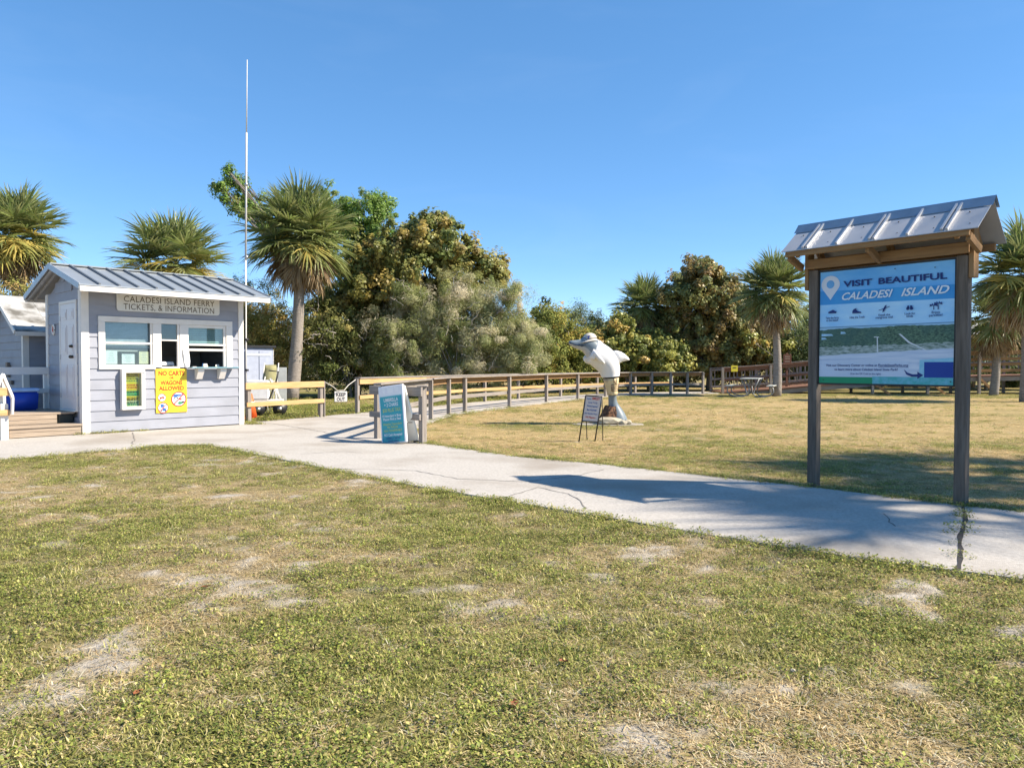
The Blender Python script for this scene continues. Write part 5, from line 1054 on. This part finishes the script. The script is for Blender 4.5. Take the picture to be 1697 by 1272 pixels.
# ------------------------------------------------------------------ lawn plants: tufts scattered by the same masks as the ground
grass_leaf = leaf_mat('lawn_leaf', .34, .6, .2, .3, 1.22)
def tuft(kind, seed):
    r = random.Random(seed); V, Fc, C = [], [], []
    def blade(o, az, L, lift, w, c, bend):
        d = Vector((math.cos(az), math.sin(az), 0)); sd = Vector((-d.y, d.x, 0)); b0 = len(V)
        for t in (0, .5, 1.):
            p = Vector(o) + d * L * t * math.cos(lift) + Vector((0, 0, L * (math.sin(lift) * t - bend * t * t)))
            ww = w * (1, .85, 0)[int(t * 2)]
            if t < 1: V.extend([p - sd * ww, p + sd * ww]); C.extend([c, c])
            else: V.append(p); C.append(c)
        Fc.extend([(b0, b0 + 1, b0 + 3, b0 + 2), (b0 + 2, b0 + 3, b0 + 4)])
    def leaf(o, az, s, tilt, c):
        d = Vector((math.cos(az), math.sin(az), math.sin(tilt))); sd = Vector((-math.sin(az), math.cos(az), r.uniform(-.4, .4))); b0 = len(V); o = Vector(o)
        V.extend([o, o + d * s * .5 + sd * s * .38, o + d * s, o + d * s * .5 - sd * s * .38]); C.extend([c] * 4); Fc.append((b0, b0 + 1, b0 + 2, b0 + 3))
    if kind == 'weed':
        pal = [(.22, .25, .05), (.29, .31, .07), (.13, .16, .035), (.10, .13, .03), (.38, .33, .12), (.20, .22, .065), (.30, .24, .11)]
        for k in range(85):
            a = r.uniform(0, 2 * PI); q = .08 * r.random() ** .6; c = r.choice(pal); v = r.uniform(.75, 1.25)
            leaf((q * math.cos(a), q * math.sin(a), r.uniform(.004, .034) * (1.2 - q / .09)), r.uniform(0, 6.28), r.uniform(.006, .0150), r.uniform(-.3, .7), tuple(x * v for x in c))
    elif kind == 'grass':
        pal = [(.27, .27, .07), (.34, .31, .10), (.18, .20, .055), (.48, .41, .20)]
        for k in range(34):
            a = r.uniform(0, 2 * PI); q = .06 * r.random() ** .5; c = r.choice(pal); v = r.uniform(.75, 1.25)
            blade((q * math.cos(a), q * math.sin(a), 0), r.uniform(0, 6.28), r.uniform(.018, .045), r.uniform(.3, 1.2), r.uniform(.0014, .0028), tuple(x * v for x in c), r.uniform(.1, .5))
    else:
        pal = [(.50, .40, .24), (.42, .32, .17), (.58, .50, .34), (.33, .24, .13), (.36, .33, .24)] if kind == 'straw' else [(.53, .405, .205), (.46, .33, .155), (.60, .49, .29), (.35, .245, .115), (.31, .275, .11)]
        for k in range(36):
            a = r.uniform(0, 2 * PI); q = .07 * r.random() ** .5; c = r.choice(pal); v = r.uniform(.75, 1.2)
            blade((q * math.cos(a), q * math.sin(a), .003), r.uniform(0, 6.28), r.uniform(.02, .05), r.uniform(.0, .4), r.uniform(.0010, .0022), tuple(x * v for x in c), r.uniform(.05, .3))
    me = bpy.data.meshes.new('tuft'); me.from_pydata([tuple(v) for v in V], [], Fc); a = me.attributes.new('Col', 'FLOAT_COLOR', 'POINT')
    a.data.foreach_set('color', np.array([(*c, 1) for c in C], np.float32).ravel()); me.materials.append(grass_leaf); return me
TC = bpy.data.collections.new('tufts'); KINDS = ['weed', 'weed', 'weed', 'grass', 'grass', 'grass', 'straw', 'straw', 'gold', 'gold']
for i, k in enumerate(KINDS): TC.objects.link(bpy.data.objects.new(f'tuft_{i}', tuft(k, 100 + i)))
def scatter(x0, x1, y0, y1, dens, fov=True):
    n = int((x1 - x0) * (y1 - y0) * dens); x = RNG.uniform(x0, x1, n); y = RNG.uniform(y0, y1, n)
    k = ~inside(SLAB, x, y) | (edge_dist(SLAB, x, y) < .03)
    if fov: k &= np.abs(x) < .70 * y + .9
    return x[k], y[k]
parts = [scatter(-4, 4, 1.9, 4.2, 480), scatter(-6, 6, 4.2, 7.5, 300), scatter(-9, 8, 7.5, 12.6, 150), scatter(-2, 10, 8, 14, 100), scatter(-3, 13, 14, 22, 45), scatter(-3, 24, 22, 35, 18), scatter(-9, -4, 16, 24, 45), scatter(-14, 0, 22, 31, 12)]
gxs = np.concatenate([p[0] for p in parts]); gys = np.concatenate([p[1] for p in parts])
bk, sa, dr, ru, de = lawn_masks(gxs, gys)
keep = RNG.random(len(gxs)) > sa * .8; gxs, gys, bk, sa, dr, ru, de = [v[keep] for v in (gxs, gys, bk, sa, dr, ru, de)]
ex, ey_ = [], []
for (a0, a1, b0, b1, k) in ((.12, .75, -.10, -.04, 16), (.95, 1.15, -.08, -.04, 4), (3.16, 3.5, -.25, .2, 22), (-.1, .1, -.1, -.05, 4)):
    for _ in range(k): p_ = booth.matrix_basis @ Vector((RNG.uniform(a0, a1), RNG.uniform(b0, b1), 0)); ex.append(p_.x); ey_.append(p_.y)
for _ in range(14): p_ = Vector((*G(1596, 838), 0)).lerp(Vector((*G(1587, 944), 0)), RNG.random() ** 2); ex.append(p_.x + RNG.normal() * .008); ey_.append(p_.y)
ne = len(ex); gxs = np.concatenate([gxs, ex]); gys = np.concatenate([gys, ey_]); bk, sa, dr, ru, de = lawn_masks(gxs, gys); de[-ne:] = 0; dr[-ne:] = 0; bk[-ne:] = 0
N = len(gxs); u = RNG.random(N); near_edge = smooth(.25, .05, de); behind = inside([(-9, 16.8), (-5.9, 16.8), (-4.1, 20.1), (-.9, 26.6), (2, 31), (-14, 31)], gxs, gys)
pdry = np.clip(.10 + .82 * dr - .5 * near_edge - .6 * behind, .04, .95)
weedish = smooth(.42, .6, vnoise(gxs, gys, 1.1, 77)) * (1 - .6 * bk) + .35 * near_edge + .5 * behind
kind = np.where(u < pdry, np.where(RNG.random(N) < .25 + .65 * bk, RNG.integers(8, 10, N), RNG.integers(6, 8, N)), np.where(RNG.random(N) < .25 + .6 * weedish, RNG.integers(0, 3, N), RNG.integers(3, 6, N)))
zz = -.035 + .022 * smooth(.9, .0, de) + .022 * (vnoise(gxs, gys, .9, 40) - .5) + .018 * (vnoise(gxs, gys, 5, 41, 2) - .5) + .012 * sa
zz[-ne:] = .0
sc = RNG.uniform(.7, 1.35, N) * (1 + .25 * near_edge) * (1 + .5 * smooth(9, 22, gys)) * (1 + .7 * behind)
me = bpy.data.meshes.new('grass'); me.vertices.add(N); me.vertices.foreach_set('co', np.stack([gxs, gys, zz], 1).astype(np.float32).ravel())
a = me.attributes.new('kind', 'INT', 'POINT'); a.data.foreach_set('value', kind.astype(np.int32))
a = me.attributes.new('scl', 'FLOAT', 'POINT'); a.data.foreach_set('value', sc.astype(np.float32))
a = me.attributes.new('rot', 'FLOAT_VECTOR', 'POINT'); a.data.foreach_set('vector', np.stack([RNG.uniform(-.15, .15, N), RNG.uniform(-.15, .15, N), RNG.uniform(0, 6.28, N)], 1).astype(np.float32).ravel())
grass = link('grass', me, grass_leaf); tag(grass, 'short patchy grass, weeds and dry straw covering the lawn', 'grass', kind='stuff')
gn = bpy.data.node_groups.new('scatter', 'GeometryNodeTree'); gn.interface.new_socket('Geometry', in_out='INPUT', socket_type='NodeSocketGeometry'); gn.interface.new_socket('Geometry', in_out='OUTPUT', socket_type='NodeSocketGeometry')
gi = gn.nodes.new('NodeGroupInput'); go = gn.nodes.new('NodeGroupOutput'); ip = gn.nodes.new('GeometryNodeInstanceOnPoints'); ci = gn.nodes.new('GeometryNodeCollectionInfo')
ci.inputs['Collection'].default_value = TC; ci.inputs['Separate Children'].default_value = True; ci.inputs['Reset Children'].default_value = True
def na(nm, ty): q = gn.nodes.new('GeometryNodeInputNamedAttribute'); q.data_type = ty; q.inputs[0].default_value = nm; return q.outputs[0]
ip.inputs['Pick Instance'].default_value = True
gn.links.new(gi.outputs[0], ip.inputs['Points']); gn.links.new(ci.outputs[0], ip.inputs['Instance']); gn.links.new(na('kind', 'INT'), ip.inputs['Instance Index']); gn.links.new(na('rot', 'FLOAT_VECTOR'), ip.inputs['Rotation']); gn.links.new(na('scl', 'FLOAT'), ip.inputs['Scale']); gn.links.new(ip.outputs[0], go.inputs[0])
grass.modifiers.new('scatter', 'NODES').node_group = gn
print('tufts', N)

# ------------------------------------------------------------------ fallen leaves and litter
lf = M('dry_leaf_red', (.24, .085, .035), rough=.7, var=.2, scale=20)
for i, (px, py, s, lab) in enumerate(((341, 967, .075, 'orange dry leaf in the grass left of the middle'), (852, 1158, .07, 'pointed rust leaf lying near the bottom edge'), (934, 1089, .055, 'small rust leaf near a bare sand patch'), (229, 1140, .06, 'brown curled leaf near the bottom left'), (404, 873, .05, 'tiny orange leaf in the grass below the path corner'))):
    x, y = G(px, py); V = []; s = s * .75
    for k in range(7):
        u = k / 6; w = math.sin(PI * u) * .32 + .02
        V += [((u - .5) * s, -w * s, .012 + .12 * s * (w + u * u)), ((u - .5) * s, 0, .006 + .05 * s * u), ((u - .5) * s, w * s, .010 + .14 * s * w)]
    Fc = []
    for k in range(6): Fc += [(3 * k, 3 * k + 1, 3 * k + 4, 3 * k + 3), (3 * k + 1, 3 * k + 2, 3 * k + 5, 3 * k + 4)]
    o = mesh_obj('fallen_leaf', V, Fc, lf, None, True, (x, y, -.024), (0, 0, i * 1.3 + .4)); tag(o, lab, 'leaf', 'fallen leaves')
for i, (px, py, lab) in enumerate(((1314, 1103, 'small white pebble in the grass right of the middle'), (110, 1083, 'white scrap of shell in the grass at the lower left'))):
    x, y = G(px, py); o = rock('pebble', (x, y, -.018), (.013, .010, .007), shell, 20 + i, None); tag(o, lab, 'pebble', 'pebbles')
